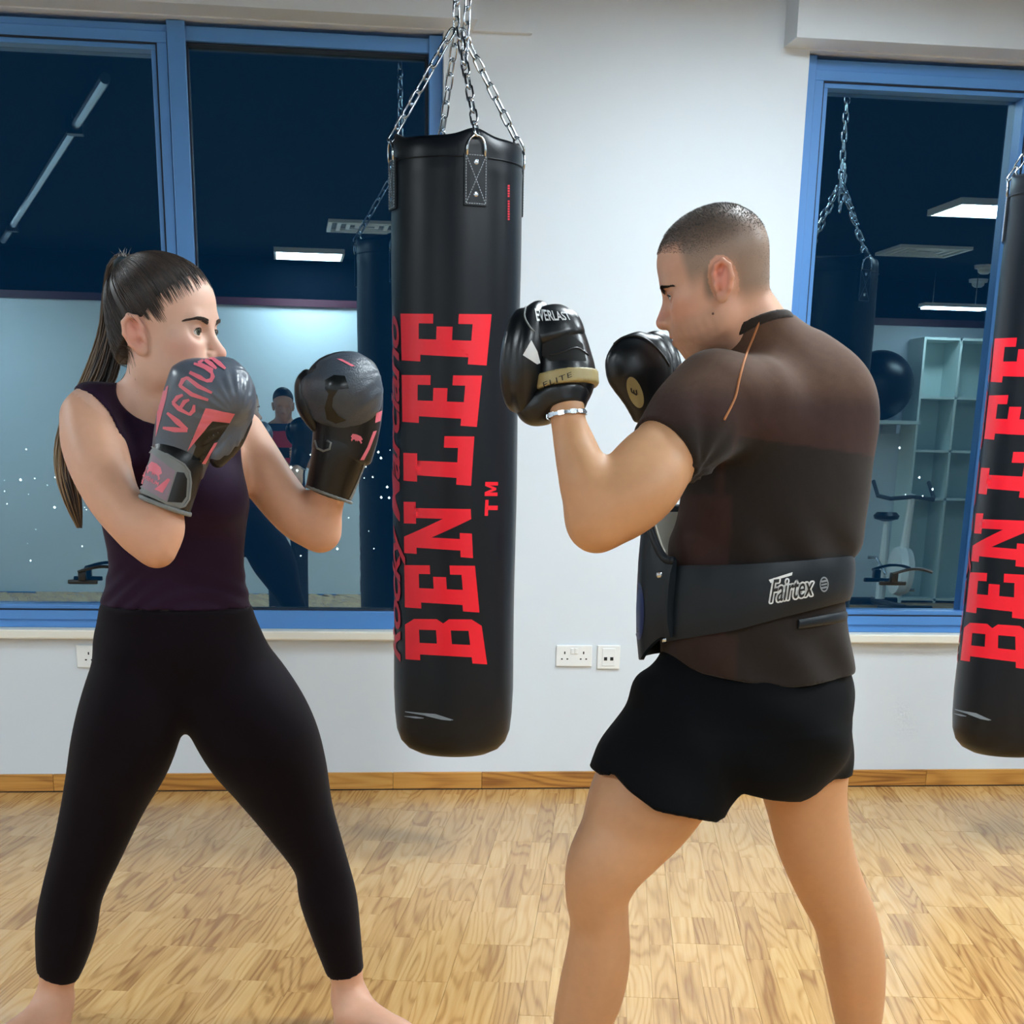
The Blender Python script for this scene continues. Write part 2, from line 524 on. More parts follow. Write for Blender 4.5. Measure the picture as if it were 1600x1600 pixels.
# ---- ceiling fittings (a pair mirrored in the glass, the other panels added unseen for light)
def lamp(x, y, label, w=.6, d=.6, z=CEIL):
    e = empty('ceiling_lamp', (x, y, z - .04))
    tag(e, label, 'lamp', 'square ceiling light panels')
    m = MB(); t = .02
    m.box(x - w / 2, x + w / 2, y - d / 2, y - d / 2 + t, z - .04, z - .001); m.box(x - w / 2, x + w / 2, y + d / 2 - t, y + d / 2, z - .04, z - .001)
    m.box(x - w / 2, x - w / 2 + t, y - d / 2 + t, y + d / 2 - t, z - .04, z - .001); m.box(x + w / 2 - t, x + w / 2, y - d / 2 + t, y + d / 2 - t, z - .04, z - .001)
    m.build('frame', MAT['lamp_frame'], e)
    MB().box(x - w / 2 + t, x + w / 2 - t, y - d / 2 + t, y + d / 2 - t, z - .032, z - .02).build('diffuser', MAT['lamp'], e)
    return e
LL = ['bright square ceiling panel mirrored in the wide window above the dark bag',
      'bright square ceiling panel mirrored at the right edge of the narrow window',
      'added unseen square ceiling panel over the middle of the room facing the pillar', 'added unseen square ceiling panel at the far back in line with the pillar',
      'added unseen square ceiling panel above and behind the man in front of the pillar', 'added unseen square ceiling panel above the gap between the two boxers',
      'added unseen square ceiling panel by the left wall near the room middle', 'added unseen square ceiling panel by the left wall near the back',
      'added unseen square ceiling panel close to the narrow window', 'added unseen square ceiling panel in the left corner by the window wall', 'added unseen square ceiling panel straight in front of the white pillar']
for (x, y), l in zip(LAMP_SPOTS, LL): lamp(x, y, l)

# ---- sockets on the parapet
def plate(name, px0, px1, py0, py1, label, kind):
    a = at(px0, py1, WALL_Y); b_ = at(px1, py0, WALL_Y)
    e = empty(name, ((a[0] + b_[0]) / 2, WALL_Y, a[2])); tag(e, label, 'socket', 'white wall plates under the windows')
    MB().bbox(a[0], b_[0], WALL_Y - .009, WALL_Y - .0002, a[2], b_[2], .003).build('face_plate', MAT['white_plastic'], e)
    cx = (a[0] + b_[0]) / 2; cz = (a[2] + b_[2]) / 2; y = WALL_Y - .0095
    def hole(x, z, w, h, nm='pin_slot'): MB().box(x - w / 2, x + w / 2, y, y + .001, z - h / 2, z + h / 2).build(nm, MAT['slot'], e)
    if kind == 'double':
        for s in (-1, 1):
            hole(cx + s * .038, cz + .012, .005, .010)
            hole(cx + s * .038 - .011, cz - .012, .007, .005); hole(cx + s * .038 + .011, cz - .012, .007, .005)
            MB().bbox(cx + s * .008 - .0065, cx + s * .008 + .0065, WALL_Y - .013, WALL_Y - .008, cz + .008, cz + .030, .002).build('switch', MAT['white_plastic'], e)
    elif kind == 'single':
        hole(cx, cz + .012, .005, .010); hole(cx - .011, cz - .012, .007, .005); hole(cx + .011, cz - .012, .007, .005)
    else:
        MB().bbox(cx - .026, cx + .026, WALL_Y - .0115, WALL_Y - .008, cz - .034, cz + .034, .001).build('insert', MAT['white_plastic'], e)
        y = WALL_Y - .0122
        hole(cx - .013, cz - .006, .013, .013, 'port'); hole(cx + .012, cz - .006, .013, .013, 'port')
    return e
plate('wall_socket', 868, 925, 1008, 1041, 'white double power socket on the pillar beside the data outlet', 'double')
plate('data_outlet', 932, 969, 1008, 1045, 'white data outlet plate with two square black ports', 'data')
plate('wall_socket', 121, 157, 1008, 1043, 'white single power socket behind the woman under the wide window', 'single')

# ---- what the night window mirrors: fittings and furniture of the room behind
MAT['shelf'] = plain('white_laminate', srgb(206, 222, 220), .5, noise=.03)
MAT['grille'] = plain('dark_grille', srgb(60, 66, 70), .6, noise=.1)
def diffuser(x, y, label):
    e = empty('air_diffuser', (x, y, CEIL - .02)); tag(e, label, 'air vent', 'square ceiling air vents')
    m = MB()
    for k, w in enumerate((.30, .23, .16, .09)):
        t = .03; z0 = CEIL - .025 + .003 * k; z1 = CEIL - .002
        q = MB()
        q.box(x - w, x + w, y - w, y - w + t, z0, z1); q.box(x - w, x + w, y + w - t, y + w, z0, z1)
        q.box(x - w, x - w + t, y - w + t, y + w - t, z0, z1); q.box(x + w - t, x + w, y - w + t, y + w - t, z0, z1)
        q.build('louvre', MAT['lamp_frame'], e)
    MB().box(x - .28, x + .28, y - .28, y + .28, CEIL - .004, CEIL - .001).build('duct', MAT['grille'], e)
diffuser(5.2, -.7, 'square ceiling air vent mirrored in the narrow window')
diffuser(.70, -.5, 'square ceiling air vent mirrored beside the bag in the wide window')
for k, (x, y, l) in enumerate(((6.5, -2.7, 'small white smoke detector near the back of the ceiling'), (6.1, -1.6, 'small white smoke detector just behind the ceiling air vent'))):
    MB_ = MB().lathe([(.035, CEIL - .07), (.055, CEIL - .055), (.06, CEIL - .03), (.085, CEIL - .028), (.09, CEIL - .001)], (x, y, 0), 20)
    o = MB_.build('smoke_detector', MAT['lamp_frame']); tag(o, l, 'detector', 'smoke detectors'); auto_smooth(o)
# ceiling rail
ra, rb = np.array([-.74, 4.75, CEIL - .06]), np.array([-2.19, -1.8, CEIL - .06])
rail = empty('ceiling_rail', (ra + rb) / 2); tag(rail, 'pale steel rail hung slantwise under the ceiling', 'rail')
MB().tube([ra, rb], .025, 10).build('pipe', MAT['steel'], rail)
for t in (.19, .85):
    p = ra + (rb - ra) * t
    q = MB().box(p[0] - .04, p[0] + .04, p[1] - .04, p[1] + .04, p[2] - .04, p[2] + .03)
    q.tube([(p[0], p[1], p[2]), (p[0], p[1], CEIL)], .012, 8); q.build('hanger', MAT['black_plastic'], rail)
# tall white shelf unit against the back wall
sx0, sx1, sy0, sy1, sh = 5.95, 7.05, BACK_Y + .02, BACK_Y + .42, 2.38
su = empty('shelf_unit', ((sx0 + sx1) / 2, (sy0 + sy1) / 2, 0)); tag(su, 'tall white open shelf unit mirrored in the narrow window', 'shelf')
MB().box(sx0, sx1, sy0, sy0 + .02, 0, sh).build('back_panel', MAT['shelf'], su)
for x in (sx0, sx0 + .35, sx0 + .72, sx1 - .022):
    MB().box(x, x + .022, sy0 + .02, sy1, 0, sh).build('upright', MAT['shelf'], su)
for z in (0.02, .95, 1.38, 1.85, sh - .022):
    MB().box(sx0 + .022, sx1 - .022, sy0 + .02, sy1, z, z + .022).build('shelf', MAT['shelf'], su)
# long lamp at the back
lm = empty('hanging_lamp', (6.1, BACK_Y + .8, 2.60)); tag(lm, 'long bright lamp hung above the shelf unit', 'lamp')
MB().box(5.75, 6.35, BACK_Y + .72, BACK_Y + .88, 2.60, 2.63).build('housing', MAT['lamp_frame'], lm)
MB().box(5.77, 6.33, BACK_Y + .735, BACK_Y + .865, 2.585, 2.60).build('diffuser', MAT['lamp'], lm)
for x in (5.85, 6.25): MB().tube([(x, BACK_Y + .8, 2.63), (x, BACK_Y + .8, CEIL)], .004, 6).build('wire', MAT['steel'], lm)
# bracket shelf with an exercise ball
bs = empty('wall_shelf', (5.4, BACK_Y + .3, 1.62)); tag(bs, 'narrow white wall shelf under the big black ball', 'shelf')
MB().box(4.9, 5.93, BACK_Y + .01, BACK_Y + .6, 1.62, 1.65).build('board', MAT['shelf'], bs)
for x in (5.05, 5.75): MB().box(x, x + .03, BACK_Y + .01, BACK_Y + .45, 1.54, 1.62).build('bracket', MAT['steel'], bs)
bm_ = bmesh.new(); bmesh.ops.create_uvsphere(bm_, u_segments=32, v_segments=20, radius=.32)
for v in bm_.verts: v.co.z = v.co.z * .96
b_ = MB().bm(bm_); b_.v = [(p[0] + 5.58, p[1] + BACK_Y + .34, p[2] + 1.65 + .307) for p in b_.v]
o = b_.build('exercise_ball', MAT['leather'], smooth=True); tag(o, 'big black exercise ball on the wall shelf', 'ball')
# exercise bike
bkx, bky = 5.55, BACK_Y + 1.2
bk = empty('exercise_bike', (bkx, bky, 0)); tag(bk, 'white exercise bike with curved handlebar in front of the shelf', 'exercise bike')
mw = MAT['white_plastic']; T = lambda pts: [(bkx + p[0], bky + p[1], p[2]) for p in pts]
MB().tube(T([(-.25, -.45, .04), (.25, -.45, .04)]), .035, 8).tube(T([(-.25, .45, .04), (.25, .45, .04)]), .035, 8).tube(T([(0, -.45, .05), (0, .45, .05)]), .03, 8).build('base', MAT['black_plastic'], bk)
o = MB().lathe([(.02, -.07), (.2, -.06), (.22, 0), (.2, .06), (.02, .07)], (bkx, bky + .25, .36), 28, axis=0).build('flywheel_cover', mw, bk); auto_smooth(o)
MB().tube(T([(0, .25, .35), (0, .32, .75), (0, .36, 1.02)]), [.05, .035, .03], 10).build('front_post', mw, bk)
MB().tube(T([(0, -.22, .08), (0, -.22, .5), (0, -.24, .78)]), [.045, .04, .022], 10).build('seat_post', mw, bk)
o = MB().lathe([(.03, .77), (.11, .79), (.12, .82), (.09, .85)], (bkx, bky - .25, 0), 18).build('saddle', MAT['black_plastic'], bk); auto_smooth(o)
MB().tube(T([(-.26, .05, 1.12), (-.26, .2, 1.0), (-.2, .36, .98), (0, .38, 1.0), (.2, .36, .98), (.26, .2, 1.0), (.26, .05, 1.12)]), .018, 8).build('handlebar', MAT['grille'], bk)
for s in (-1, 1):
    MB().tube(T([(s * .08, .1, .32), (s * .14, .02 + s * .05, .32 - s * .14), (s * .22, .02 + s * .05, .32 - s * .14)]), .014, 6).build('crank', MAT['steel'], bk)

# ---- far lights of the city beyond the glass
cm = MB(); rr = random.Random(11)
for k in range(118):
    px = rr.uniform(0, 640) if k < 110 else rr.uniform(1260, 1560)
    py = rr.choice([712 + rr.gauss(0, 6), 760 + rr.gauss(0, 30), 800 + rr.gauss(0, 50), 740 + rr.gauss(0, 10)])
    p = at(px, py, 90.0); s = rr.choice([.03, .04, .05, .075])
    cm.add([p + np.array(d) * s for d in ((1, 0, 0), (-1, 0, 0), (0, 1, 0), (0, -1, 0), (0, 0, 1), (0, 0, -1))],
           [[0, 2, 4], [2, 1, 4], [1, 3, 4], [3, 0, 4], [2, 0, 5], [1, 2, 5], [3, 1, 5], [0, 3, 5]])
cl = cm.build('city_lights', emit('city_light', (1.0, .93, .75, 1), 22.0))
tag(cl, 'tiny scattered city lights far beyond the dark window', 'city lights', kind='stuff')
# ================================================================== PRINT HELPERS
def poly_mesh(polys, maxlen):
    """filled 2-D outlines (inner outlines become holes) -> fine triangle mesh (verts 2-D, faces)"""
    cu = bpy.data.curves.new('outline', 'CURVE'); cu.dimensions = '2D'; cu.fill_mode = 'BOTH'
    for p in polys:
        sp = cu.splines.new('POLY'); sp.points.add(len(p) - 1)
        for i, q in enumerate(p): sp.points[i].co = (q[0], q[1], 0, 1)
        sp.use_cyclic_u = True
    return curve_mesh(cu, maxlen)

def curve_mesh(cu, maxlen):
    ob = bpy.data.objects.new('outline', cu); COL.objects.link(ob)
    dg = bpy.context.evaluated_depsgraph_get(); dg.update()
    me = bpy.data.meshes.new_from_object(ob.evaluated_get(dg))
    bpy.data.objects.remove(ob); bpy.data.curves.remove(cu)
    bm = bmesh.new(); bm.from_mesh(me); bpy.data.meshes.remove(me)
    bmesh.ops.remove_doubles(bm, verts=bm.verts[:], dist=maxlen * .002)
    bmesh.ops.triangulate(bm, faces=bm.faces[:])
    for it in range(8):
        es = [e for e in bm.edges if e.calc_length() > maxlen]
        if not es: break
        bmesh.ops.subdivide_edges(bm, edges=es, cuts=1)
        bmesh.ops.triangulate(bm, faces=[f for f in bm.faces if len(f.verts) > 3])
    bm.verts.index_update()
    v = np.array([q.co[:2] for q in bm.verts]); f = [[q.index for q in t.verts] for t in bm.faces]
    bm.free()
    return v, f

def text_mesh(s, maxlen=.05, shear=0.0, bold=0.0, spacing=1.0):
    cu = bpy.data.curves.new('word', 'FONT'); cu.body = s; cu.size = 1.0; cu.shear = shear; cu.offset = bold; cu.space_character = spacing
    cu.resolution_u = 3
    v, f = curve_mesh(cu, maxlen)
    lo, hi = v.min(0), v.max(0)
    return (v - lo) / (hi - lo), f

def stroke(pts, w):
    """polyline widened to an outline"""
    p = np.array(pts, float); n = len(p); ww = w if hasattr(w, '__len__') else [w] * n
    L, R = [], []
    for i in range(n):
        t = p[min(i + 1, n - 1)] - p[max(i - 1, 0)]; t /= np.linalg.norm(t) + 1e-9
        q = np.array([-t[1], t[0]]) * ww[i] / 2
        L.append(p[i] + q); R.append(p[i] - q)
    return L + R[::-1]

def bvh_of(objs):
    vs, fs = [], []
    for o in objs:
        b = len(vs); w = wloc(o)
        vs += [Vector(np.array(v.co) + w) for v in o.data.vertices]
        fs += [[i + b for i in p.vertices] for p in o.data.polygons]
    return BVHTree.FromPolygons(vs, fs)

def print_on(name, v2, faces, bvh, mat, parent, lift=.0008):
    """lay a flat print (outline in picture points) onto a surface; vertices take the surface's own place in space"""
    pts, ok = [], []
    for x, y in v2:
        d = Vector(ray(x, y)).normalized()
        loc, nor, idx, dist = bvh.ray_cast(Vector(CAM), d)
        if loc is None: pts.append((0, 0, 0)); ok.append(False); continue
        if nor.dot(d) > 0: nor = -nor
        pts.append(np.array(loc + nor * lift)); ok.append(True)
    fc = [f for f in faces if all(ok[i] for i in f)]
    used = sorted({i for f in fc for i in f}); mp = {i: k for k, i in enumerate(used)}
    if not fc: return None
    o = mk(name, [pts[i] for i in used], [[mp[i] for i in f] for f in fc], mat, parent, smooth=True)
    # outward normals
    me = o.data; p = me.polygons[len(me.polygons) // 2]
    if (Vector(CAM) - (Vector(p.center) + Vector(wloc(o)))).dot(p.normal) < 0: me.flip_normals()
    return o

def quad_map(uv, c):
    """unit square -> four picture corners (0,0) (1,0) (1,1) (0,1)"""
    c = np.array(c, float); u = uv[:, :1]; v = uv[:, 1:2]
    return (1 - u) * (1 - v) * c[0] + u * (1 - v) * c[1] + u * v * c[2] + (1 - u) * v * c[3]

# ================================================================== HEAVY BAGS
LET = {
 'E': [[(0, 0), (1, 0), (1, .36), (.80, .36), (.80, .2), (.47, .2), (.47, .42), (.74, .42), (.74, .60), (.47, .60), (.47, .8), (.80, .8), (.80, .64), (1, .64), (1, 1), (0, 1), (0, .78), (.14, .78), (.14, .22), (0, .22)]],
 'L': [[(0, 0), (1, 0), (1, .42), (.76, .42), (.76, .22), (.46, .22), (.46, .8), (.62, .8), (.62, 1), (0, 1), (0, .8), (.14, .8), (.14, .22), (0, .22)]],
 'N': [[(0, 0), (.44, 0), (.44, .18), (.33, .18), (.33, .60), (.70, 0), (.88, 0), (.88, .82), (1, .82), (1, 1), (.58, 1), (.58, .82), (.69, .82), (.69, .42), (.32, 1), (0, 1), (0, .82), (.12, .82), (.12, .18), (0, .18)]],
 'B': [[(0, 0), (.86, 0), (1, .12), (1, .42), (.9, .5), (1, .58), (1, .88), (.86, 1), (0, 1), (0, .82), (.14, .82), (.14, .18), (0, .18)],
       [(.42, .18), (.74, .18), (.74, .41), (.42, .41)], [(.42, .6), (.74, .6), (.74, .82), (.42, .82)]],
 'T': [[(.36, 0), (.64, 0), (.64, .74), (1, .74), (1, 1), (0, 1), (0, .74), (.36, .74)]],
 'M': [[(0, 0), (.25, 0), (.25, .6), (.42, .12), (.58, .12), (.75, .6), (.75, 0), (1, 0), (1, 1), (.72, 1), (.5, .42), (.28, 1), (0, 1)]],
}
MAT['scuff'] = plain('pale_scuff', srgb(120, 132, 142), .5, noise=.2)
BAG_Y = 5.5
def link_mesh():
    L, W, r = .046, .0215, .0036
    pts = []
    for k in range(8): a = -math.pi / 2 + math.pi * k / 7; pts.append((W / 2 * math.sin(a) * 0 + (L / 2 - W / 2) + W / 2 * math.cos(a), W / 2 * math.sin(a), 0))
    for k in range(8): a = math.pi / 2 + math.pi * k / 7; pts.append((-(L / 2 - W / 2) + W / 2 * math.cos(a), W / 2 * math.sin(a), 0))
    m = MB().tube(pts, r, 6, closed=True)
    me = bpy.data.meshes.new('link'); me.from_pydata(m.v, [], m.f); me.materials.append(MAT['steel'])
    me.polygons.foreach_set('use_smooth', np.ones(len(me.polygons), bool))
    return me
LINK = link_mesh()
def chain(a, b, parent, sag=0.0):
    a = np.array(a, float); b = np.array(b, float)
    e = empty('chain', a, parent)
    n = max(2, int(round(np.linalg.norm(b - a) / .0385)))
    for i in range(n):
        t0, t1 = i / n, (i + 1) / n
        p0 = a + (b - a) * t0; p1 = a + (b - a) * t1
        for p, t in ((p0, t0), (p1, t1)): p[2] -= sag * 4 * t * (1 - t)
        d = Vector(p1 - p0).normalized()
        o = bpy.data.objects.new('link', LINK); COL.objects.link(o); o.parent = e
        up = Vector((0, 0, 1)) if abs(d.z) < .95 else Vector((1, 0, 0))
        s1 = d.cross(up).normalized(); s2 = d.cross(s1)
        ang = math.radians(38 if i % 2 == 0 else 128)
        y = s1 * math.cos(ang) + s2 * math.sin(ang); z = d.cross(y)
        o.matrix_local = Matrix(((d.x, y.x, z.x, 0), (d.y, y.y, z.y, 0), (d.z, y.z, z.z, 0), (0, 0, 0, 1)))
        o.location = (p0 + p1) / 2 - wloc(e)
    return e

bag_c = at(711, 700, BAG_Y)
BR = (at(808, 700, BAG_Y)[0] - at(613, 700, BAG_Y)[0]) / 2 * .992
btop = at(709, 212, BAG_Y - BR * .6)[2]; bbot = at(713, 1186, BAG_Y - BR * .55)[2]
bag = empty('heavy_bag', (bag_c[0], BAG_Y, bbot))
tag(bag, 'long black heavy bag hanging between the boxers with full red lettering', 'punching bag', 'black hanging heavy bags')
bc = np.array([bag_c[0], BAG_Y])
# body: lathe with a slightly slack rim and rounded foot
prof = [(0.001, 0), (.07, .001), (.12, .008), (.155, .024), (.178, .048), (.192, .085), (.198, .14)]
prof = [(r / .2 * BR, z) for r, z in prof]
H = btop - bbot
for t in np.linspace(.12, .93, 26): prof.append((BR * (1 + .006 * math.sin(t * 17)), H * t))
prof += [(BR * 1.0, H * .945), (BR * 1.006, H * .955), (BR * .992, H * .962), (BR * 1.0, H * .975), (BR * .985, H - .012), (BR * .955, H - .002), (BR * .9, H - .004), (BR * .88, H - .04), (0.01, H - .05)]
nn = 96; bv = []
strap_ang = [math.radians(-90 + 7.9 + 2.5), math.radians(-90 + 7.9 - 87.5), math.radians(90 + 7.9 + 2.5), math.radians(90 + 7.9 - 87.5)]
for r, z in prof:
    for k in range(nn):
        a = 2 * math.pi * k / nn
        zz = z; rr_ = r
        if z > H * .86 and r > .5 * BR:
            # rim pulled up where the straps carry it, slack between
            w = max(math.exp(-((a - s + math.pi) % (2 * math.pi) - math.pi) ** 2 / .06) for s in strap_ang)
            q = (z - H * .86) / (H * .14)
            zz += q * (.020 * w - .006)
            rr_ *= 1 + q * (.012 * math.cos(2 * (a - strap_ang[0]) * 2) * .6) - .010 * w * math.sin(q * math.pi)
        bv.append((bc[0] + rr_ * math.cos(a), bc[1] + rr_ * math.sin(a), bbot + zz))
bf = []
for i in range(len(prof) - 1):
    for k in range(nn):
        l = (k + 1) % nn
        bf.append([i * nn + k, i * nn + l, (i + 1) * nn + l, (i + 1) * nn + k])
bf.append(list(range(nn))[::-1]); bf.append([(len(prof) - 1) * nn + k for k in range(nn)])
bag_body = mk('bag_body', bv, bf, MAT['leather'], bag, smooth=True)
bag_bvh = bvh_of([bag_body])
# stitched hem band under the rim
for hz in (.905, .965):
    m = MB(); m.tube([(bc[0] + BR * 1.0055 * math.cos(a), bc[1] + BR * 1.0055 * math.sin(a), bbot + H * hz) for a in np.linspace(0, 2 * math.pi, 72, endpoint=False)], .0016, 6, closed=True)
    if hz < .95: continue
    m.build('hem_seam', MAT['leather'], bag, smooth=True)
# straps with rivets, stitching and a D-ring
ringz = []
for s in strap_ang:
    def P(u, z, lift): return np.array([bc[0] + (BR * 1.004 + lift) * math.cos(s + u / BR), bc[1] + (BR * 1.004 + lift) * math.sin(s + u / BR), z])
    z1 = btop - .055; z0 = z1 - .135; w = .034
    v = []; f = []
    for lift in (.0, .006):
        for j in range(5):
            for i in range(5): v.append(P(-w + 2 * w * i / 4, z0 + (z1 - z0) * j / 4, lift))
    for j in range(4):
        for i in range(4):
            a = j * 5 + i; f.append([a + 25, a + 26, a + 31, a + 30])
    rim = [0, 1, 2, 3, 4, 9, 14, 19, 24, 23, 22, 21, 20, 15, 10, 5]
    for a, b_ in zip(rim, rim[1:] + rim[:1]): f.append([a, b_, b_ + 25, a + 25])
    st = mk('strap', v, f, MAT['leather'], bag)
    m = MB()
    def dash(u0, za, u1, zb):
        n = max(2, int(math.hypot(u1 - u0, zb - za) / .007))
        for i in range(n):
            t0, t1 = (i + .15) / n, (i + .8) / n
            m.tube([P(u0 + (u1 - u0) * t, za + (zb - za) * t, .0068) for t in (t0, t1)], .0011, 4)
    q = w - .005; za, zb = z0 + .005, z1 - .005
    dash(-q, za, q, za); dash(-q, zb, q, zb); dash(-q, za, -q, zb); dash(q, za, q, zb); dash(-q, za, q, zb); dash(q, za, -q, zb)
    m.build('stitching', MAT['thread'], st)
    for zz in (z0 + .030, z1 - .022):
        rv = MB(); c = P(0, zz, .006); nrm = np.array([math.cos(s), math.sin(s), 0]); tg = np.array([-math.sin(s), math.cos(s), 0])
        v = [c + nrm * .003]; f = []
        for k in range(10): a = 2 * math.pi * k / 10; v.append(c + .0075 * (math.cos(a) * tg + math.sin(a) * np.array([0, 0, 1])))
        mk('rivet', v, [[0, 1 + k, 1 + (k + 1) % 10] for k in range(10)], MAT['steel'], st, smooth=True)
    m = MB(); pts = [P(-.026, z1 - .006, .006)]
    for k in range(11):
        a = math.pi * k / 10
        pts.append(P(-.026 * math.cos(a), z1 + .012 + .034 * math.sin(a), .008))
    pts.append(P(.026, z1 - .006, .006))
    m.tube(pts, .0038, 8); m.build('d_ring', MAT['steel'], bag, smooth=True)
    ringz.append(P(0, z1 + .046, .008))
apex = at(713, 46, BAG_Y)
apex[0] = bc[0]
for p in ringz:
    chain(p, apex + np.array([(p[0] - bc[0]) * .06, (p[1] - bc[1]) * .06, 0]), bag)
chain(apex + np.array([-.004, 0, -.01]), np.array([apex[0] - .004, apex[1], CEIL - .03]), bag)
chain(apex + np.array([.018, -.01, -.10]), np.array([apex[0] + .03, apex[1] - .01, apex[2] + .09]), bag)
MB().bbox(apex[0] - .04, apex[0] + .04, apex[1] - .04, apex[1] + .04, CEIL - .03, CEIL - .001, .004).build('ceiling_hook_plate', MAT['steel'], bag)
# big slab-serif word running up the bag
cells = [('B', 1034, 968, 761, 751, 634, 633), ('E', 953, 884, 749, 742, 633, 632), ('N', 868, 785, 739, 735, 632, 631),
         ('L', 755, 682, 736, 741, 631, 630), ('E', 663, 587, 745, 753, 629, 628), ('E', 567, 491, 760, 768, 628, 626)]
for ch, yb, yt, xr0, xr1, xl0, xl1 in cells:
    v, f = poly_mesh(LET[ch], .09)
    sk = 4.0                                   # the letters' uprights droop to the right with the bag's curve
    q = quad_map(v, [(xr0, yb + sk), (xr1, yt + sk * .0), (xl1, yt - 1), (xl0, yb - sk)])
    print_on('letter', q, f, bag_bvh, MAT['red_print'], bag)
for ch, yb, yt in (('T', 806, 781), ('M', 775, 753)):
    v, f = poly_mesh(LET[ch], .2)
    print_on('letter', quad_map(v, [(777, yb), (778, yt), (758, yt), (757, yb)]), f, bag_bvh, MAT['red_print'], bag)
# brush script further round the bag, thin red maker's line near the rim, scuff mark
def cyl_print(name, v, f, phi0, phi1, z0, z1, mat):
    """u runs up the bag, v runs round it"""
    p = [(bc[0] + BR * 1.012 * math.cos(phi0 + (phi1 - phi0) * b), bc[1] + BR * 1.012 * math.sin(phi0 + (phi1 - phi0) * b), z0 + (z1 - z0) * a) for a, b in v]
    o = mk(name, p, f, mat, bag, smooth=True)
    q = o.data.polygons[0]
    if (q.center[0]) * q.normal[0] + (q.center[1]) * q.normal[1] < 0: o.data.flip_normals()
sv, sf = text_mesh('Rocky Marciano', .08, shear=.35, bold=.018, spacing=.92)
view = math.radians(-90 + 7.9) - math.atan2(bc[0] - 0, BAG_Y) + math.radians(0)
cyl_print('script_word', sv, sf, math.radians(-90 - 57), math.radians(-90 - 93), at(620, 1030, BAG_Y)[2], at(614, 495, BAG_Y)[2], MAT['dull_red_print'])
mv, mf = [], []
for k in range(14):                             # too small to read: a broken thin red line
    if k == 5: continue
    y0 = 289 + k * 4; v, f = poly_mesh([[(793, y0), (796, y0), (796, y0 + 3), (793, y0 + 3)]], 6)
    mf += [[i + len(mv) for i in t] for t in f]; mv += v.tolist()
print_on('maker_line', np.array(mv), mf, bag_bvh, MAT['dull_red_print'], bag)
for pts, w in (([(633, 1112), (655, 1115), (680, 1118), (708, 1125)], [1.5, 3, 5, 1]), ([(665, 1118), (690, 1122), (705, 1125)], [1, 5, 2]), ([(632, 1119), (650, 1121), (662, 1122)], [1, 3, 1])):
    v, f = poly_mesh([stroke(pts, w)], 8)
    print_on('scuff', v, f, bag_bvh, MAT['scuff'], bag, lift=.0006)
# the second bag, at the right edge of the picture
bag2 = copy_tree(bag)
c2 = at(1629, 700, BAG_Y)
bag2.location = (c2[0], BAG_Y, bbot - .01)
bag2.rotation_euler = (0, 0, math.radians(-36))
tag(bag2, 'black heavy bag cut off by the right edge, its lettering partly visible', 'punching bag', 'black hanging heavy bags')
# ================================================================== IMPLICIT SURFACES
# Bodies, clothes and gloves are blended from tapered elliptical limbs and skinned to one mesh.
def unit(v): v = np.asarray(v, float); return v / (np.linalg.norm(v) + 1e-12)
def smin(a, b, k):
    h = np.maximum(k - np.abs(a - b), 0) / k
    return np.minimum(a, b) - h * h * k * .25
def smax(a, b, k): return -smin(-a, -b, k)

